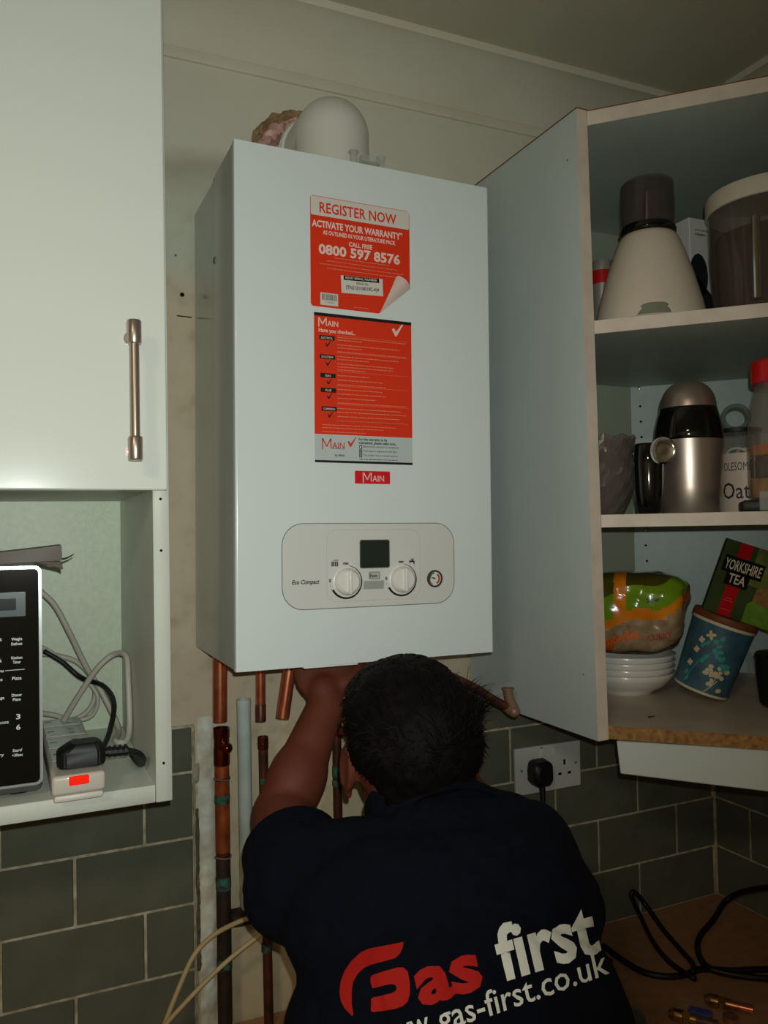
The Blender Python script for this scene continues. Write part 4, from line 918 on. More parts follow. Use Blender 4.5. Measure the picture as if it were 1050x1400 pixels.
gr = T('coffee_grinder', p, 'bullet-shaped steel coffee grinder with black band on the middle shelf', 'coffee grinder')
h1 = dp(944, 598, .04).z-zm; h2 = dp(944, 553, .04).z-zm; h3 = dp(944, 518, .07).z-zm
bm = B(); lathe(bm, [(0, 0), (.0405, 0), (.0418, .002), (.0460, h1*.35), (.0490, h1*.75), (.0497, h1)], p, seg=48); mk('steel_body', bm, steel, gr, smooth=50)
bm = B(); lathe(bm, [(.0496, h1-.001), (.0502, h1), (.0496, h1+.012), (.0465, h1+.6*(h2-h1)), (.0415, h2), (.0405, h2+.001)], p, seg=48); mk('black_band', bm, black_gl, gr, smooth=50)
bm = B(); n = 9; lathe(bm, [(.0412, h2)]+[(.0412*math.cos(a)**.8, h2+(h3-h2)*math.sin(a)) for a in [i*math.pi/2/n for i in range(1, n)]]+[(0, h3)], p, seg=48); mk('dome_lid', bm, steel, gr, smooth=60)
p = dp(888, 690, .026); p.z = zm
bh = T('black_mill', p, 'small glossy black mill with a chrome disc, leaning on the steel grinder', 'mill')
hh = dp(888, 606, .02).z-zm
bm = B(); lathe(bm, [(0, 0), (.014, 0), (.017, .003), (.0205, hh*.35), (.0218, hh*.7), (.0212, hh-.004), (.018, hh), (0, hh+.001)], p, seg=32, sx=1., sy=1.); mk('body', bm, black_gl, bh, smooth=50)
c = dp(906, 616, .002); bm = B(); ax = (CO-c); ax.z = 0; ax = (ax.normalized()-E1*.35).normalized(); lathe(bm, [(0, -.006), (.014, -.006), (.0195, -.001), (.0195, .001), (.016, .003), (.006, .0022), (0, .002)], c, ax, 32); mk('chrome_disc', bm, chrome, bh)
p = dp(1021, 690, .158); p.z = zm
ca_ = T('storage_canister', p, 'white lettered canister behind the red-lidded jar on the middle shelf', 'canister')
hc = dp(1012, 617, .10).z-zm; R0 = .042
bm = B(); lathe(bm, [(0, 0), (R0-.001, 0), (R0, .001), (R0, hc-.001), (R0-.001, hc), (R0-.003, hc), (R0-.003, .003), (0, .003)], p, seg=48); mk('canister_wall', bm, mat('canister_white', (210, 192, 176), .45, amt=0), ca_)
def wrap_text(bm, s, c, R_, ang0, z, size, width, bold=.01):
    V, Fc = text2d(s, size, bold=bold, width=width); vs = []
    for x, y in V:
        a = ang0+x/R_; vs.append(bm.verts.new((c.x+(R_+.0004)*math.cos(a), c.y+(R_+.0004)*math.sin(a), z+y)))
    for f in Fc:
        try: bm.faces.new([vs[i] for i in f])
        except Exception: pass
bm = B(); a0 = math.atan2(CO.y-p.y, CO.x-p.x); zc = dp(1010, 642, .10).z
wrap_text(bm, 'WHOLESOME', p, R0, a0-.52, zc, .0185, .060, 0.0); zc = dp(1010, 681, .10).z; wrap_text(bm, 'Oats', p, R0, a0-.26, zc, .036, .052, .005)
mk('lettering', bm, mat('canister_print', (40, 38, 36), .6, amt=0), ca_, smooth=0, normals=False)
for i, (dx, dk, tilt_, r_) in enumerate(((-.010, -.014, .3, .021), (.004, .002, .3, .021), (-.012, .019, .3, .012))):
    c = p+E1*dx+N1*dk+UP*(hc-.012); ax = (UP*math.cos(1.1)+(-N1)*math.sin(1.1)*.8+E1*tilt_).normalized(); bm = B(); lathe(bm, [(r_, 0), (r_*1.06, .001), (r_*1.06, .004), (r_, .005), (r_*.9, .004), (r_*.9, .001), (r_, 0)], c+UP*.002, ax, 28)
    setp(mk('measuring_cup', bm, mat('cup_white', (206, 202, 190), .4, amt=0), None), ('pale round cup standing foremost in the lettered canister', 'pale round cup at the back of the lettered canister', 'smallest pale cup in the lettered canister')[i], 'cup', 'cups in the white canister')
# glass-lidded jar behind
p = dp(1008, 600, .240); p.z = zm
gj = T('glass_jar', p, 'glass storage jar with dark rim and ring handle behind the white canister', 'jar')
hj = dp(1008, 590, .240).z-zm
bm = B(); lathe(bm, [(0, 0), (.034, 0), (.036, .003), (.036, hj-.004), (.033, hj-.002)], p, seg=36); mk('jar_wall', bm, glass_d, gj)
bm = B(); lathe(bm, [(.030, hj-.004), (.038, hj-.003), (.038, hj+.003), (.03, hj+.004), (0, hj+.004)], p, seg=36); mk('lid', bm, black_pl, gj)
c = dp(1006, 571, .240); bm = B(); Rr_ = .0195; tube(bm, [c+E1*Rr_*math.cos(a)*1.0+UP*Rr_*math.sin(a) for a in [i*math.pi/10 for i in range(21)]], .0042, 10, 2); mk('ring_handle', bm, clear('ring_glass', (120, 134, 124), .1, .7), gj)
# red-lidded jar on a black tray
pl_ = dp(1021, 650, .055); p = pl_+E1*.046; p.z = zm+.0165
tx = T('black_tray', (p.x, p.y, zm), 'low black tray under the red-lidded jar', 'tray')
m4 = Matrix.Translation(p.xyz-Vector((0, 0, .0165))) @ Matrix.Rotation(-math.pi/4, 4, 'Z')
bm = B(); box(bm, (-.056, -.0475, 0), (.05, .047, .016), .004, 2, m4); mk('tray_body', bm, black_pl, tx)
bm = B(); box(bm, (-.034, -.0525, .001), (-.022, -.0480, .028), .001, 1, m4); mk('clip', bm, clear_pl, tx)
rj = T('red_lidded_jar', p, 'clear jar with a bright red lid and orange contents on the middle shelf', 'jar')
hj = dp(1045, 525, .05).z-p.z; ht2 = dp(1045, 494, .05).z-p.z
bm = B(); lathe(bm, [(0, 0), (.028, 0), (.0315, .002), (.0325, .010), (.0325, hj*.55), (.0300, hj*.75), (.024, hj*.95), (.0235, hj)], p, seg=40, sx=1.38, sy=1.38); mk('jar_wall', bm, clear('jar_glass', (150, 140, 126), .05, .32), rj)
bm = B(); lathe(bm, [(0, 0), (.0255, 0), (.0265, .003), (.0265, ht2-hj-.003), (.0245, ht2-hj), (0, ht2-hj)], p+UP*hj, seg=40, sx=1.42, sy=1.42); mk('lid', bm, mat('lid_red', (206, 20, 24), .35, coat=.2, amt=0), rj)
bm = B(); lathe(bm, [(0, .003), (.040, .003), (.0415, .010), (.0415, hj*.18), (0, hj*.2)], p, seg=32); mk('biscuit_layer', bm, mat('biscuit', (200, 140, 60), .8, col2=(150, 90, 40), scale=60, amt=1.), rj)
bm = B(); lathe(bm, [(0, hj*.2), (.0405, hj*.2), (.0412, hj*.36), (0, hj*.38)], p, seg=32); mk('dark_layer', bm, mat('dark_layer', (50, 34, 26), .8), rj)
bm = B(); lathe(bm, [(0, hj*.38), (.0405, hj*.38), (.0412, hj*.47), (0, hj*.48)], p, seg=32); mk('orange_layer', bm, mat('orange_layer', (206, 110, 26), .7), rj)

# ---- bottom shelf
zb = 1.4068
q = dp(921, 897, .235); ctr = q-E1*.081+N1*.030; ctr.z = zb; ctr.x = max(ctr.x, .885)
por = mat('white_porcelain', (226, 222, 212), .25, coat=.3, amt=0)
lab4 = ['lowest and deepest white bowl of the stack on the bottom shelf', 'second white bowl up in the stack', 'third white bowl up in the stack', 'topmost white bowl of the stack, under the noodle bag']
prof = [(0, .004), (.040, .003), (.042, 0), (.045, 0), (.046, .005), (.064, .0135), (.0765, .0270), (.0828, .0380), (.0815, .0386), (.0745, .0285), (.0615, .0160), (.042, .008), (0, .0075)]
b0 = B(); lathe(b0, prof, seg=56); me = bpy.data.meshes.new('bowl'); bmesh.ops.recalc_face_normals(b0, faces=b0.faces[:]); b0.to_mesh(me); b0.free(); me.materials.append(por)
for p_ in me.polygons: p_.use_smooth = True
for i in range(4):
    o = bpy.data.objects.new('bowl', me); COL.objects.link(o); o.location = ctr+Vector((.0006*i, -.0004*i, .0105*i+.0004*(i > 0))); setp(o, lab4[i], 'bowl', 'stacked white bowls')
# noodle bag: a pillow of printed film, crimped and creased
zbag = zb+.0315+.0396
def zon(name, col, **k): return mat(name, col, .18, coat=.6, bump=.25, bscale=45, **k)
bagm = [zon('film_green', (134, 168, 34), col2=(96, 136, 24), scale=16, amt=.8), zon('film_orange', (236, 140, 26), col2=(214, 116, 20), scale=18), zon('film_dark_green', (92, 90, 30), col2=(64, 52, 20), scale=14, amt=.9), zon('film_cream_noodle', (190, 168, 130), col2=(120, 88, 60), scale=48, amt=1.), zon('film_red', (196, 62, 24), amt=0, col2=(200, 90, 30), scale=50)]
bg = thing('noodle_bag', ctr+Vector((0, 0, zbag-ctr.z)), 'shiny green and orange noodle bag lying on the stacked bowls', 'food bag')
bc = ctr+E1*.008+N1*.0+Vector((0, 0, 0)); bc.z = zbag
bm = B(); nu, nv = 280, 120; g = []
HX, HY, HZ = .091, .068, .142
for i in range(nu):
    a = 2*math.pi*i/nu; row = []
    for j in range(nv+1):
        b2 = -math.pi/2+math.pi*j/nv
        sgn = lambda v, e: math.copysign(abs(v)**e, v)
        x = HX*sgn(math.cos(a), .6)*sgn(math.cos(b2), .55); y = HY*sgn(math.sin(a), .7)*sgn(math.cos(b2), .55); z = HZ/2*sgn(math.sin(b2), .6)+HZ/2
        # flap pulled out to the right, upper edge
        f = max(0, x/HX-.35)*max(0, 1-abs(z/HZ-.78)*2.2); x += .030*f; z += .010*f
        nn = noise.noise(Vector((x*34, y*34, z*34+4)))*.0050+abs(noise.noise(Vector((x*18+z*30, y*20, z*22))))*-.0050
        s_ = 1+nn/.07
        z = HZ*.0+z*(1+nn*2); 
        row.append(bm.verts.new(bc+E1*(x*s_)+N1*(y*s_)+UP*max(0.0, z-.0006)))
    g.append(row)
for i in range(nu):
    for j in range(nv):
        a, b_ = g[i], g[(i+1) % nu]
        try: f = bm.faces.new((a[j], b_[j], b_[j+1], a[j+1]))
        except Exception: continue
        c_ = f.calc_center_median()-bc; u = c_.dot(E1)/HX; z = c_.z/HZ; k_ = c_.dot(N1)/HY
        zz_ = z-.16*u-.06*u*u+.05*math.sin(u*5+k_*2)
        if zz_ > .78: mi = 2 if not -.22 < u < -.02 else 1
        elif zz_ > .50: mi = 0 if not (-.22 < u < -.02) else 1
        elif zz_ > .38: mi = 1
        elif zz_ > .0: mi = 3 if (u+.0) > -.35+zz_*.9 or zz_ > .25 else 4
        else: mi = 4 if u < -.1 else 2
        f.material_index = mi
bmesh.ops.remove_doubles(bm, verts=bm.verts[:], dist=.00005)
bag = mk('bag_film', bm, bagm, bg, smooth=180)
bag_bvh = BVHTree.FromPolygons([bg.location+v.co for v in bag.data.vertices], [tuple(p.vertices) for p in bag.data.polygons])
def on_bag(s, px, py, wpx, hpx, m, bold=.03, rot_=0., name='lettering'):
    V, Fc = text2d(s, hpx/.72, bold=bold, width=wpx); bm = B(); vs = []; ok = True
    for x, y in V:
        X = px+x*math.cos(rot_)+y*math.sin(rot_); Y = py-y*math.cos(rot_)+x*math.sin(rot_)
        d_ = (at(X, Y, 'y', 0)-CO).normalized(); h = bag_bvh.ray_cast(CO, d_)[0]
        if h is None: h = at(X, Y, 'd', DV+.2)
        vs.append(bm.verts.new(h-d_*.0014))
    for f in Fc:
        try: bm.faces.new([vs[i] for i in f])
        except Exception: pass
    mk(name, bm, m, bg, smooth=0, normals=False)
on_bag('noodles', 853, 877, 44, 14, mat('film_print_orange', (226, 110, 50), .4, amt=0), rot_=-.22)
on_bag('CURRY', 903, 874, 34, 8, mat('film_print_pink', (176, 70, 60), .4, amt=0), rot_=-.16)
on_bag('Super', 893, 823, 18, 6, mat('film_print_dark', (40, 44, 16), .4, amt=0), rot_=-.1)
# leaning caddy with wooden lid and tea box on it
P = at(994, 957, 'z', zb); th = math.radians(19.5)
ax = (UP*math.cos(th)+E1*math.sin(th)).normalized(); ur = (E1*math.cos(th)-UP*math.sin(th)).normalized(); rb, rt, hh = .0435, .0505, .121
Cb = P-ur*rb+Vector((0, 0, .0006))+N1*.0
cd = thing('tea_caddy', P, 'dark blue floral caddy leaning to the right under a wooden lid', 'caddy')
def blue_floral():
    m = mat('caddy_blue', (72, 112, 120), .5, col2=(40, 68, 90), scale=38, amt=1.); return m
bm = B(); lathe(bm, [(0, 0), (rb-.002, 0), (rb, .0015), (rb+(rt-rb)*.04, .0055)], Cb, ax, 48, X=ur); mk('cream_rim', bm, mat('caddy_cream', (206, 196, 160), .4, amt=0), cd); bm = B(); lathe(bm, [(rt-.0005, hh-.005), (rt, hh-.003), (rt, hh), (rt-.002, hh), (0, hh-.001)], Cb, ax, 48, X=ur); mk('cream_rim', bm, mat('caddy_cream', (206, 196, 160), .4, amt=0), cd)
bm = B(); lathe(bm, [(rb+(rt-rb)*.04, .0052), (rt-.0006, hh-.0048)], Cb, ax, 48, X=ur); mk('caddy_wall', bm, blue_floral(), cd, smooth=180)
# printed flowers and leaves wrapped on the caddy, given by angle (from the side facing the room) and height
Y_ = ax.cross(ur)
tocam = (CO-Cb).normalized(); acam = math.atan2(tocam.dot(Y_), tocam.dot(ur))
def onc(s, h, lift=.0004):
    R_ = rb+(rt-rb)*h/hh; a = acam+s/R_; return Cb+ax*h+(ur*math.cos(a)+Y_*math.sin(a))*(R_+lift)
SG = 1 if (ur*math.cos(acam+.3)+Y_*math.sin(acam+.3)-ur*math.cos(acam)-Y_*math.sin(acam)).dot(CR) > 0 else -1
def petal(bm, s, h, a, L, W, lift=.0005):
    P_ = []
    for i in range(8):
        t = 2*math.pi*i/8; x = L*.5+L*.5*math.cos(t); y = W*.5*math.sin(t); P_.append(onc(SG*(s+x*math.cos(a)-y*math.sin(a)), h+x*math.sin(a)+y*math.cos(a), lift))
    bm.faces.new([bm.verts.new(p) for p in P_])
bt, bcr, bpk = B(), B(), B()
r2 = random.Random(3)
for s, h in ((-.012, .098), (-.024, .086), (-.027, .068), (-.031, .044)):
    for k in range(4): petal(bcr, s, h, k*math.pi/2+.4, .0085 if h > .09 else .0058, .0052)
for k in range(16):
    s, h = .014+.012*r2.uniform(-1, 1), .040+.009*r2.uniform(-1, 1)-.3*0; petal(bcr, s, h, r2.uniform(0, 6), .0075, .0062)
for s, h in ((-.006, .036), (.004, .020), (.026, .046), (.022, .013)): petal(bcr, s, h, .3, .0105, .008)
for k in range(18):
    s = -.006+.030*(k/17)+r2.uniform(-.002, .002); h = .082-.030*(k/17)+r2.uniform(-.008, .008); petal(bt, s, h, r2.uniform(-.6, 1.2), .0092, .0062)
for s, h in ((-.030, .012), (-.034, .022), (-.015, .080), (-.021, .074), (.004, .094), (-.010, .058), (-.014, .050)): petal(bt, s, h, 1.1, .0105, .0058)
def stalk(bm, pts, w_=.0007):
    for (s0, h0), (s1, h1) in zip(pts, pts[1:]):
        d_ = Vector((s1-s0, h1-h0)).normalized(); n_ = Vector((-d_.y, d_.x))*w_
        bm.faces.new([bm.verts.new(onc(SG*s, h, .0005)) for s, h in ((s0-n_.x, h0-n_.y), (s1-n_.x, h1-n_.y), (s1+n_.x, h1+n_.y), (s0+n_.x, h0+n_.y))])
stalk(bt, [(-.031, .010), (-.025, .030), (-.018, .050), (-.010, .064), (0, .072)]); stalk(bcr, [(.005, .006), (.013, .018), (.016, .034)]); stalk(bcr, [(.013, .018), (.020, .030)])
mk('printed_flowers', bcr, mat('flower_cream', (206, 190, 150), .5, amt=0), cd, smooth=0, normals=False); mk('printed_leaves', bt, mat('leaf_teal', (60, 150, 140), .5, amt=0), cd, smooth=0, normals=False); bpk.free()
Ct = Cb+ax*hh
bm = B(); lathe(bm, [(0, .0003), (rt+.001, .0003), (rt+.002, .002), (rt+.002, .010), (rt, .012), (0, .012)], Ct, ax, 48, X=ur); mk('wooden_lid', bm, mat('caddy_wood', (128, 72, 44), .5, col2=(96, 50, 28), scale=12, amt=.9, aniso=(1, 1, 14)), cd)
# tea box
tb_o = Ct+ax*.0125-ur*.040; fwd = ax.cross(ur)
if fwd.dot(N1) < 0: fwd = -fwd
tb_o = tb_o-fwd*.030
Wb, Hb, Db = .130, .122, .066
tbx = thing('tea_box', tb_o, 'dark green and red tea box tilted on top of the floral caddy', 'box')
def tbp(u, v, w_=0.): return tb_o+ur*u+ax*v+fwd*w_
def obox(bm, o, ux, uy, uz, s):
    v = [bm.verts.new(o+ux*(a*s[0])+uy*(b2*s[1])+uz*(c2*s[2])) for c2 in (0, 1) for b2 in (0, 1) for a in (0, 1)]
    for f in ((0, 1, 3, 2), (4, 6, 7, 5), (0, 4, 5, 1), (2, 3, 7, 6), (0, 2, 6, 4), (1, 5, 7, 3)): bm.faces.new([v[i] for i in f])
    return v
bm = B(); obox(bm, tb_o, ur, fwd, ax, (Wb, Db, Hb)); mk('box_body', bm, mat('tea_green', (64, 78, 36), .8, spec=.15, col2=(46, 54, 26), scale=30, amt=1.), tbx, smooth=0)
def tpatch(name, pts, m, lift): 
    bm = B(); vs = [bm.verts.new(tbp(u, v, -lift)) for u, v in pts]; bm.faces.new(vs); return mk(name, bm, m, tbx, smooth=0, normals=False)
tpatch('printed_ribbon', [(.022, 0), (.042, 0), (.042, Hb), (.022, Hb)], mat('tea_red', (176, 14, 20), .8, spec=.15, amt=0), .0004)
tpatch('printed_meadow', [(.060, 0), (Wb, 0), (Wb, .040), (.075, .046), (.060, .030)], mat('tea_meadow', (120, 160, 50), .8, spec=.15, col2=(58, 90, 22), scale=60, amt=1.), .0003)
tpatch('printed_sky', [(.052, .060), (Wb, .055), (Wb, Hb), (.050, Hb)], mat('tea_olive', (126, 132, 64), .8, spec=.15, col2=(70, 78, 32), scale=40, amt=1.), .0003)
tpatch('printed_house', [(.066, .036), (.092, .034), (.092, .056), (.079, .064), (.066, .056)], mat('tea_house', (170, 122, 66), .8, spec=.15, col2=(96, 64, 40), scale=90, amt=1.), .0005)
tpatch('name_plate', [(.006, .070), (.068, .070), (.068, .097), (.006, .097)], mat('tea_black', (12, 12, 9), .8, spec=.15, amt=0), .0007)
tpatch('name_plate', [(.016, .050), (.052, .050), (.052, .0715), (.016, .0715)], mat('tea_black', (12, 12, 9), .8, spec=.15, amt=0), .0007)
bm = B(); write(bm, 'YORKSHIRE', tbp(.037, .0755, -.0011), ur, ax, .0240, width=.056, bold=.012); write(bm, 'TEA', tbp(.034, .0545, -.0011), ur, ax, .0220, width=.026, bold=.012); mk('lettering', bm, mat('tea_cream', (186, 168, 124), .4, amt=0), tbx, smooth=0, normals=False)
bm = B()
for v_, w_ in ((.028, .010), (.024, .014), (.009, .012)): write(bm, '------', tbp(.032, v_, -.0008), ur, ax, .006, width=w_)
mk('small_print', bm, mat('tea_faint', (220, 90, 80), .4, amt=0), tbx, smooth=0, normals=False)
# dark pan at the right, and clear wrap
p = dp(1062, 930, .205)+E1*.02; p.z = zb
dk = thing('black_pot', p, 'black pot in shadow at the right end of the bottom shelf', 'pot')
bm = B(); lathe(bm, [(0, 0), (.040, 0), (.046, .006), (.050, .05), (.050, .078), (.052, .082), (.047, .082), (.046, .01), (0, .008)], p, seg=40); mk('pot_body', bm, black_pl, dk)
bm = B(); lathe(bm, [(.051, .0825), (.050, .085), (.02, .089), (.008, .090), (.009, .094), (0, .095)], p, seg=32); mk('lid', bm, black_gl, dk)
bm = B(); c = at(1018, 925, 'z', zb); c.z = zb
g = []
for i in range(9):
    row = []
    for j in range(7):
        t = i/8; s_ = j/6; q_ = c+E1*(.004+.034*s_)+N1*(-.012+.018*s_)+UP*(.0006+.052*t*(1-.6*s_))
        q_ += E1*.007*noise.noise(Vector((t*4, s_*4, 2)))+N1*.008*noise.noise(Vector((t*4, s_*5, 8)))+UP*.002*abs(noise.noise(Vector((t*9, s_*9, 5)))); row.append(bm.verts.new(q_))
    g.append(row)
for a, b_ in zip(g, g[1:]):
    for k in range(6): bm.faces.new((a[k], a[k+1], b_[k+1], b_[k]))
setp(mk('plastic_wrap', bm, clear_pl, smooth=0), 'crumpled clear plastic wrap between the floral caddy and black pot', 'wrapper')

# ------------------------------------------------------------------ on the worktop
W_ = WT+.0066
def wk(px, py, h=0.): q = at(px, py, 'z', W_+h); return q
cable('black_cable', [wk(825, 1293), wk(850, 1312), wk(880, 1329), wk(910, 1335), wk(935, 1333), wk(960, 1325), wk(1000, 1327), wk(1050, 1325), wk(1100, 1322)], .0056, black_pl, 'thick black cable lying along the worktop to the right edge', 'black cables on the worktop')
wy = lambda px, py, y: at(px, py, 'y', y)
cable('black_cable', [wk(950, 1338, .016), wk(930, 1326, .015), wk(912, 1312, .005), wk(893, 1288), wy(877, 1256, -.022), wy(866, 1232, -.018), wy(863, 1223, -.018), wy(868, 1220, -.020), wy(882, 1236, -.024), wk(906, 1270, .001), wk(931, 1299), wk(947, 1318, .006), wk(947, 1328, .016)], .0048, black_pl, 'black cable bent into a narrow standing loop against the tiles', 'black cables on the worktop')
cable('black_cable', [wk(1100, 1339, .012), wk(1040, 1337, .012), wk(990, 1330, .013), wk(965, 1320, .014), wk(954, 1300), wk(957, 1280), wk(975, 1258), (1.33, -.06, W_+.012), (1.335, -.11, W_+.05), (1.33, -.2, W_+.09), (1.32, -.32, W_+.10)], .0056, black_pl, 'black cable arching up over the worktop corner to the right', 'black cables on the worktop')
p = at(846, 1392, 'z', .958); p.z = WT+.0006
gb = thing('glass_bowl', p, 'greenish clear glass bowl beside the fitter\'s back on the worktop', 'bowl')
bm = B(); lathe(bm, [(0, .001), (.024, 0), (.030, .004), (.036, .03), (.0385, .052), (.0400, .053), (.0395, .055), (.037, .0535), (.0345, .03), (.028, .006), (0, .004)], p, seg=40); mk('bowl_wall', bm, clear('green_glass', (96, 118, 96), .06, .5), gb)
for i, (px, py, m_, lab) in enumerate(((924, 1384, brass, 'brass dome nut, left of the blue lever'), (973, 1364, brass, 'brass dome nut, right of the blue lever'))):
    q = at(px, py, 'z', WT+.015); q.z = WT+.0105; d_ = Vector((.6, -.75, 0)).normalized()
    t = thing('compression_fitting', (q.x, q.y, WT), lab, 'pipe fitting')
    bm = B(); lathe(bm, [(0, -.012), (.006, -.011), (.0095, -.006), (.010, 0), (.010, .010), (.0085, .012), (.0085, .03), (.0, .03)], q, d_, 24); mk('dome', bm, m_, t)
    bm = B(); lathe(bm, [(.0105, .012), (.0105, .022)], q, d_, 6); mk('nut', bm, m_, t, smooth=0)
    bm = B(); cyl(bm, q+d_*.03, q+d_*.062, .0075, seg=20); mk('pipe_stub', bm, copper_dark if i == 0 else copper_new, t)
q = at(957, 1384, 'z', WT+.012); bm = B(); m4 = Matrix.Translation((q.x, q.y, WT+.008)) @ Matrix.Rotation(-.95, 4, 'Z'); box(bm, (-.018, -.0085, -.004), (.018, .0085, .008), .003, 2, m4)
setp(mk('valve_lever', bm, mat('lever_blue', (24, 62, 150), .4, amt=0)), 'bright blue valve lever between two brass nuts', 'lever')
q = at(999, 1389, 'z', WT+.01); bm = B(); lathe(bm, [(.006, 0), (.0125, 0), (.0125, .010), (.006, .010), (.006, 0)], (q.x, q.y, WT+.0004), (0, 0, 1), 24); setp(mk('copper_ring', bm, copper_new), 'copper olive ring at the bottom right corner', 'ring')
q = at(985, 1380, 'z', WT); bm = B(); g = []
for i in range(19):
    row = []
    for j in range(13):
        x, y = -.105+.20*i/18, -.085+.120*j/12; e = min(1, 5*min(i/18, 1-i/18))*min(1, 5*min(j/12, 1-j/12))
        row.append(bm.verts.new((q.x+x, q.y+y+.0, WT+.0008+e*(.028+.010*noise.noise(Vector((x*40, y*40, 1)))+.004*noise.noise(Vector((x*120, y*120, 4)))))))
    g.append(row)
for a, b_ in zip(g, g[1:]):
    for k in range(12): bm.faces.new((a[k], a[k+1], b_[k+1], b_[k]))
setp(mk('clear_bag', bm, clear('bag_film_clear', (190, 180, 170), .08, .10), smooth=0), 'clear plastic bag over the brass fittings at the bottom right', 'bag')

# ------------------------------------------------------------------ the fitter
az = math.radians(15)
FW = Vector((math.sin(az), math.cos(az), 0)); RT = Vector((math.cos(az), -math.sin(az), 0))
def capsule(bm, p0, p1, r0, r1, seg=16, n=4):
    p0, p1 = Vector(p0), Vector(p1); L = (p1-p0).length; pr = [(0, -r0)]
    pr += [(r0*math.cos(a), r0*math.sin(a)) for a in [-math.pi/2+math.pi/2*i/n for i in range(1, n+1)]]
    pr += [(r1*math.cos(a), L+r1*math.sin(a)) for a in [math.pi/2*i/n for i in range(n)]]+[(0, L+r1)]
    lathe(bm, pr, p0, p1-p0, seg)
def chain(bm, pts, rs_):
    for i in range(len(pts)-1): capsule(bm, pts[i], pts[i+1], rs_[i], rs_[i+1])
def ell(bm, c, rx, ry, rz, X, Y, Z, seg=24):
    Mx = Matrix((X, Y, Z)).transposed(); ball(bm, c, 1, seg, (rx, ry, rz), Mx)
def remesh(bm, vox, it=3, fac=.5):
    me = bpy.data.meshes.new('tmp'); bmesh.ops.recalc_face_normals(bm, faces=bm.faces[:]); bm.to_mesh(me); bm.free()
    o = bpy.data.objects.new('tmp', me); COL.objects.link(o); md = o.modifiers.new('r', 'REMESH'); md.mode = 'VOXEL'; md.voxel_size = vox
    bpy.context.view_layer.update(); m2 = bpy.data.meshes.new_from_object(o.evaluated_get(bpy.context.evaluated_depsgraph_get()))
    bpy.data.objects.remove(o); bpy.data.meshes.remove(me); b2 = bmesh.new(); b2.from_mesh(m2); bpy.data.meshes.remove(m2)
    for _ in range(it): bmesh.ops.smooth_vert(b2, verts=b2.verts[:], factor=fac, use_axis_x=True, use_axis_y=True, use_axis_z=True)
    return b2
pelvis = Vector((.33, -.84, .93)); chest = Vector((.400, -.600, 1.185)); neck0 = Vector((.442, -.465, 1.335))
S = (neck0-pelvis).normalized(); NB = RT.cross(S).normalized(); NB = NB if NB.y < 0 else -NB   # NB: out of the back
shL = at(414, 1210, 'y', -.42); elL = at(386, 1116, 'y', -.285); wrL = at(446, 962, 'y', -.225)
shR = at(708, 1170, 'y', -.50); elR = at(728, 1200, 'y', -.25); wrR = Vector((.545, -.215, 1.40))
HC = at(563, 1010, 'y', -.405)  # centre of the skull
haz = math.radians(11); HF = Vector((math.sin(haz), math.cos(haz), 0)); HR = Vector((math.cos(haz), -math.sin(haz), 0))
pit = .22; HU = (UP*math.cos(pit)-HF*math.sin(pit)*-.0-HF*math.sin(pit)).normalized(); HFf = (HF*math.cos(pit)+UP*math.sin(pit)).normalized()
man = thing('person', (.33, -.93, 0), 'person seen from behind in dark navy polo shirt, left arm raised under the boiler', 'person')
bm = B()
# torso, under the shirt
ell(bm, pelvis+S*.02, .155, .11, .13, RT, NB, S); ell(bm, chest-S*.08, .145, .105, .16, RT, NB, S); ell(bm, chest+S*.03, .160, .112, .17, RT, NB, S); ell(bm, neck0-S*.06, .150, .085, .09, RT, NB, S)
# legs and feet
for s in (-1, 1):
    hip = pelvis+RT*.09*s-UP*.03; knee = Vector((.33, -.80, .49))+RT*.11*s; ank = Vector((.33, -.93, .10))+RT*.12*s
    chain(bm, [hip, knee, ank], [.085, .055, .040]); chain(bm, [ank-UP*.04, ank+FW*.14-UP*.065], [.042, .032])
# neck, skull, jaw, face
chain(bm, [neck0-S*.02, HC-HU*.055-HFf*.012], [.062, .056])
ell(bm, HC-HU*.006, .0760, .092, .088, HR, HFf, HU, 32); ell(bm, HC+HFf*.030-HU*.060, .060, .062, .058, HR, HFf, HU); ell(bm, HC+HFf*.062-HU*.092, .026, .024, .022, HR, HFf, HU)
capsule(bm, HC+HFf*.090-HU*.004, HC+HFf*.112-HU*.038, .008, .012); ell(bm, HC+HFf*.088-HU*.068, .024, .012, .007, HR, HFf, HU); ell(bm, HC+HFf*.088-HU*.079, .021, .011, .007, HR, HFf, HU)
ell(bm, HC+HFf*.082+HU*.012, .048, .016, .009, HR, HFf, HU)
for s in (-1, 1):
    ell(bm, HC+HFf*.068+HR*.040*s-HU*.030, .020, .020, .018, HR, HFf, HU); ell(bm, HC+HFf*.086+HR*.031*s-HU*.006, .0125, .0085, .008, HR, HFf, HU)
    ec = HC+HR*.0745*s-HFf*.004-HU*.030; eo = (HR*s-HFf*.22).normalized(); et = HU; ef = et.cross(eo)     # ear, standing off backwards
    ell(bm, ec+eo*.005, .0045, .016, .031, eo, ef, et, 20)
    rim = [ec+eo*.0095+ef*(.0145*math.sin(a))*1.0+et*(.027*math.cos(a)) for a in [math.radians(x) for x in range(-150, 151, 25)]]
    for a, b_ in zip(rim, rim[1:]): capsule(bm, a, b_, .0042, .0042, 8, 2)
    ell(bm, ec+eo*.005-et*.031, .005, .009, .010, eo, ef, et, 14)
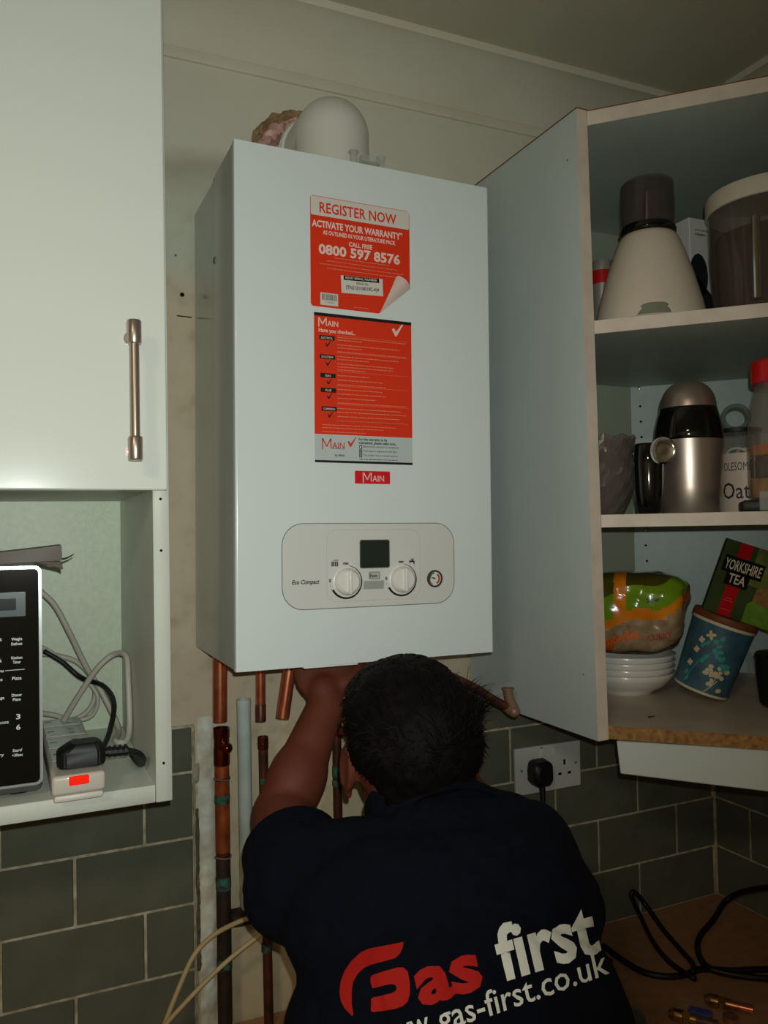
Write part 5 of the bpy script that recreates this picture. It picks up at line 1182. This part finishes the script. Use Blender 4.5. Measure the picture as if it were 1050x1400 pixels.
# arms
chain(bm, [shL, elL, wrL], [.052, .041, .026]); ell(bm, elL+(wrL-elL)*.30, .043, .040, .062, *frame(wrL-elL)); 
chain(bm, [shR, elR, wrR], [.052, .041, .026])
chain(bm, [neck0+RT*.02-S*.02, shR], [.052, .052]); chain(bm, [neck0-RT*.02-S*.02, shL], [.052, .052])
def hand(bm, wr, fdir, side, pn, curl=.55, th_s=1):
    """palm, four unequal bent fingers and a thumb leaving the side of the palm"""
    fdir = fdir.normalized(); pn = (pn-fdir*pn.dot(fdir)).normalized(); sd = side*fdir.cross(pn).normalized()
    pc_ = wr+fdir*.048
    ell(bm, pc_, .041, .014, .046, sd, pn, fdir, 20); capsule(bm, wr-fdir*.012, wr+fdir*.02, .0255, .025)
    for k, (L, r_) in enumerate(((.068, .0085), (.077, .0088), (.072, .0084), (.056, .0076))):
        b0_ = pc_+fdir*.036+sd*(.030-.0205*k); d0 = (fdir+sd*(.10-.06*k)).normalized(); a = b0_-fdir*.01; seg_ = [a]
        ang = 0; cur = b0_
        seg_ = [a, b0_]
        for q in range(3):
            ang += curl*(.7+.25*q); dd = (d0*math.cos(ang)-pn*math.sin(ang)).normalized(); cur = cur+dd*L*(.46, .30, .24)[q]; seg_.append(cur)
        for q in range(len(seg_)-1): capsule(bm, seg_[q], seg_[q+1], r_*(1-.05*q), r_*(1-.05*(q+1)), 10, 3)
    t0 = wr+fdir*.022+sd*.026; t1 = t0+(fdir*.55+sd*.75-pn*.25).normalized()*.036; t2 = t1+(fdir*.85+sd*.20-pn*.45).normalized()*.030; t3 = t2+(fdir*.85-sd*.15-pn*.5).normalized()*.022
    chain(bm, [t0, t1, t2, t3], [.014, .0115, .0098, .0085])
hand(bm, wrL, Vector((.0, .40, .88)), 1, Vector((-.35, -.9, .3)), .58)
hand(bm, wrR, Vector((-.45, .75, .35)), -1, Vector((.2, -.5, .6)), .45)
b2 = remesh(bm, .0042, 2)
body = mk('body', b2, skin, man, smooth=180, label='brown skin of the head, neck, arm and hand')
# hair: cap close to the skull at the nape, thick on top, and loose spikes
bm = B()
ell(bm, HC+HU*.008-HFf*.008, .0830, .098, .090, HR, HFf, HU, 36); ell(bm, HC+HU*.036+HFf*.012-HR*.004, .079, .084, .062, HR, HFf, HU, 28)
ell(bm, HC-HU*.030-HFf*.036, .070, .062, .062, HR, HFf, HU, 28); ell(bm, HC-HU*.064-HFf*.034, .046, .038, .040, HR, HFf, HU, 24)
b2 = remesh(bm, .0045, 3)
# keep hair off the face and ears
kill = []
for v in b2.verts:
    d_ = v.co-HC; f_, u_, r_ = d_.dot(HFf), d_.dot(HU), d_.dot(HR)
    if (f_ > .060 and u_ < .050) or (f_ > -.008+max(0, u_)*.9 and u_ < .010 and abs(r_) > .04) or u_ < -.100 or (r_ < -.018 and u_ < -.052-.6*(r_+.018) and f_ > -.075) or (r_ < -.034 and u_ < -.045): kill.append(v)
bmesh.ops.delete(b2, geom=kill, context='VERTS')
for v in b2.verts:
    d_ = v.co-HC; v.co += d_.normalized()*(.0022*noise.noise(v.co*150)+.0030*noise.noise(v.co*55))
bmesh.ops.solidify(b2, geom=b2.faces[:], thickness=.004)
hair = mk('hair', b2, hair_m, man, smooth=180, label='short black hair')
rh = random.Random(11); bm = B()
hb = BVHTree.FromPolygons([man.location+v.co for v in hair.data.vertices], [tuple(p.vertices) for p in hair.data.polygons])
def lock(bm, p, d_, L, r_, bend):
    n_ = 4; pts = [p-d_*.006+d_*L*t+bend*(t*t)*L for t in [i/n_ for i in range(n_+1)]]
    tube(bm, pts, lambda t: r_*(1-t)**.8+.00010, 3, 0)
cnt = 0
for i in range(7500):
    t = Vector((rh.gauss(0, 1), rh.gauss(0, 1), rh.gauss(0, 1))).normalized()
    f_, u_, r_ = t.dot(HFf), t.dot(HU), t.dot(HR)
    h = hb.ray_cast(HC+t*.35, -t)
    if h[0] is None or (h[0]-HC).length < .05: continue
    if (f_ > .5 and u_ < .55) or u_ < -.72: continue
    if abs(r_) > .55 and u_ < .05 and f_ > -.25: continue
    flow = (HFf*.65*max(0, u_+.25)-HU*.75*max(0, .45-u_)+HR*rh.uniform(-.35, .35)+Vector((rh.gauss(0, .10), rh.gauss(0, .10), rh.gauss(0, .10)))); flow = (flow-t*(flow.dot(t)-.17)).normalized()
    L = (.014+.016*max(0, u_+.1))*rh.uniform(.7, 1.4); lock(bm, h[0], flow, L, .0008, -t*.35+Vector((rh.gauss(0, .12), rh.gauss(0, .12), -.05)))
    cnt += 1
# longer tufts standing at the right side of the head
for i in range(120):
    t = (HR*rh.uniform(.75, 1.0)+HU*rh.uniform(.25, .62)+HFf*rh.uniform(-.25, .25)).normalized(); h = hb.ray_cast(HC+t*.35, -t)
    if h[0] is None: continue
    lock(bm, h[0], (HR*rh.uniform(.1, .9)+HU*rh.uniform(.3, 1.)+HFf*rh.uniform(-.2, .2)).normalized(), rh.uniform(.014, .036), .0010, Vector((rh.gauss(0, .3), rh.gauss(0, .3), rh.gauss(0, .2))))
mk('hair_strands', bm, hair_m, man, kind='stuff', smooth=0, normals=False)
# polo shirt
bm = B()
ell(bm, pelvis+S*.06, .180, .135, .13, RT, NB, S); ell(bm, chest-S*.10, .168, .132, .17, RT, NB, S); ell(bm, chest+S*.01, .180, .134, .15, RT, NB, S)
ell(bm, neck0-S*.085, .182, .118, .10, RT, NB, S); ell(bm, neck0-S*.048-RT*.07, .085, .072, .056, RT, NB, S); ell(bm, neck0-S*.040+RT*.08, .090, .078, .058, RT, NB, S)
chain(bm, [neck0-RT*.035-S*.034+NB*.006, shL], [.066, .069]); chain(bm, [neck0+RT*.04-S*.012+NB*.006, shR], [.074, .070])
hemL = shL.lerp(elL, .44); cyl(bm, shL, hemL, .068, .060, 28); hemR = shR.lerp(elR, .62); cyl(bm, shR, hemR, .066, .062, 28)
NA = (HC-HU*.055-HFf*.012-neck0).normalized(); chain(bm, [neck0-S*.03+RT*.008, neck0+NA*.010+RT*.014], [.072, .058]); ell(bm, neck0+NA*.026+NB*.028+RT*.018, .056, .044, .044, RT, NB, S); ell(bm, neck0-S*.012+NB*.030, .078, .056, .052, RT, NB, S)
b2 = remesh(bm, .0060, 6, .6)
for v in b2.verts:
    d_ = v.co-chest; sh = noise.noise(Vector((v.co.x*9, v.co.y*9, v.co.z*16)))
    rid = abs(noise.noise(Vector((v.co.x*16+v.co.z*9, v.co.y*12, v.co.z*10+3))))
    v.co += v.normal*(.0050*sh-.0060*max(0, .16-rid)*5*.6)
shirt = mk('polo_shirt', b2, navy, man, smooth=180, label='dark navy polo shirt with red and white lettering on the back')
hood = B(); cn = (NA+RT*-.34-NB*.16).normalized(); cx_, cy_, cz_ = RT, cn.cross(RT), cn
cc0 = neck0+NA*.020+NB*.010+RT*.012
g = []
for j, (rr_, h) in enumerate(((.079, -.020), (.076, .000), (.073, .022), (.0705, .034), (.0685, .036), (.066, .033), (.066, .010))):
    g.append([hood.verts.new(cc0+cx_*(rr_*1.0*math.cos(a))+cy_*(rr_*1.02*math.sin(a))+cz_*(h+.0015*math.sin(3*a))) for a in [2*math.pi*i/40 for i in range(40)]])
for a, b_ in zip(g, g[1:]):
    for i in range(40): hood.faces.new((a[i], a[(i+1) % 40], b_[(i+1) % 40], b_[i]))
mk('collar', hood, navy, man, smooth=180)
for hem, sh_, r_ in ((hemL, shL, .0605), (hemR, shR, .0625)):
    bm = B(); d_ = (hem-sh_).normalized(); lathe(bm, [(r_, -.022), (r_+.0018, -.021), (r_+.0016, .001), (r_-.001, .002), (r_-.003, 0)], hem, d_, 32); mk('sleeve_hem', bm, navy, man, smooth=60)
# trousers and boots (below the frame)
bm = B(); ell(bm, pelvis, .175, .132, .12, RT, NB, S)
for s in (-1, 1):
    hip = pelvis+RT*.09*s-UP*.03; knee = Vector((.33, -.80, .49))+RT*.11*s; ank = Vector((.33, -.93, .11))+RT*.12*s; chain(bm, [hip, knee, ank], [.098, .070, .060])
mk('trousers', remesh(bm, .009, 3), jean, man, smooth=180)
for s in (-1, 1):
    ank = Vector((.33, -.93, .10))+RT*.12*s; bm = B(); chain(bm, [ank, ank-UP*.045, ank+FW*.15-UP*.052], [.052, .052, .045]); box(bm, (-.048, -.06, .0005), (.048, .20, .022), .012, 2, Matrix.Translation((ank.x, ank.y, 0)) @ Matrix.Rotation(-az, 4, 'Z'))
    b3 = remesh(bm, .006, 2)
    for v in b3.verts: v.co.z = max(v.co.z, .0006)
    mk('boot', b3, leather, man, smooth=180)
# lettering printed on the back of the shirt
sb = BVHTree.FromPolygons([man.location+v.co for v in shirt.data.vertices], [tuple(p.vertices) for p in shirt.data.polygons])
def shirt_print(V, Fc, fn, m, label=None, cuts=2):
    bm = B(); vs = [bm.verts.new((x, y, 0)) for x, y in V]
    for f in Fc:
        try: bm.faces.new([vs[i] for i in f])
        except Exception: pass
    bmesh.ops.triangulate(bm, faces=bm.faces[:])
    for _ in range(cuts+2):
        es = [e for e in bm.edges if e.calc_length() > 7]
        if es: bmesh.ops.subdivide_edges(bm, edges=es, cuts=1); bmesh.ops.triangulate(bm, faces=bm.faces[:])
    bad = []
    for v in bm.verts:
        X, Y = fn(v.co.x, v.co.y); d_ = (at(X, Y, 'y', 0)-CO).normalized(); h, nn, _, _ = sb.ray_cast(CO, d_)
        if h is None or (h-CO).length > 1.05 or nn.dot(d_) > -.06: bad.append(v); v.co = (0, 0, 0)
        else: v.co = h+nn*.0013
    bmesh.ops.delete(bm, geom=bad, context='VERTS')
    if len(bm.faces): mk('shirt_lettering', bm, m, man, smooth=180, normals=False, label=label)
    else: bm.free()
def pxfn(x0, y0, ang, bend=0.):
    ca_, sa_ = math.cos(ang), math.sin(ang)
    return lambda u, v: (x0+u*ca_-v*sa_*.75, y0-u*sa_-v*ca_-bend*u*u)
def gpoly(pts): return [(440+x/4.375, -(1250+y/4.375)) for x, y in pts]
G1 = [(492, 170), (420, 185), (345, 199), (290, 210), (240, 230), (180, 285), (140, 345), (118, 405), (110, 470), (118, 520), (140, 565), (185, 612), (192, 600), (183, 540), (182, 470), (190, 410), (215, 365), (255, 325), (300, 305), (370, 287), (440, 268), (470, 240), (485, 205)]
G2 = [(295, 378), (310, 365), (380, 343), (455, 322), (490, 322), (515, 345), (528, 410), (528, 480), (515, 525), (490, 550), (440, 568), (370, 579), (310, 588), (297, 580), (297, 512), (310, 500), (360, 489), (420, 475), (445, 460), (450, 440), (440, 425), (415, 420), (350, 434), (300, 447)]
for G in (G1, G2):
    P_ = gpoly(G); shirt_print(P_, [tuple(range(len(P_)))], lambda u, v: (u, -v), print_red)
V, Fc = text2d('as', 98, bold=.035, width=92, align='LEFT'); shirt_print(V, Fc, pxfn(574, 1375, .30), print_red)
V, Fc = text2d('first', 106, bold=.027, width=140, align='LEFT'); shirt_print(V, Fc, pxfn(687, 1341, .296), print_wh)
V, Fc = text2d('gas-first.co.uk', 50, bold=.006, width=240, align='LEFT'); shirt_print(V, Fc, pxfn(602, 1410, .29, .00018), print_wh)
V, Fc = text2d('www.', 50, bold=.006, width=84, align='LEFT'); shirt_print(V, Fc, pxfn(514, 1433, .27), print_wh)
bpy.context.view_layer.update()
print('objects', len(bpy.data.objects), 'hair', cnt)
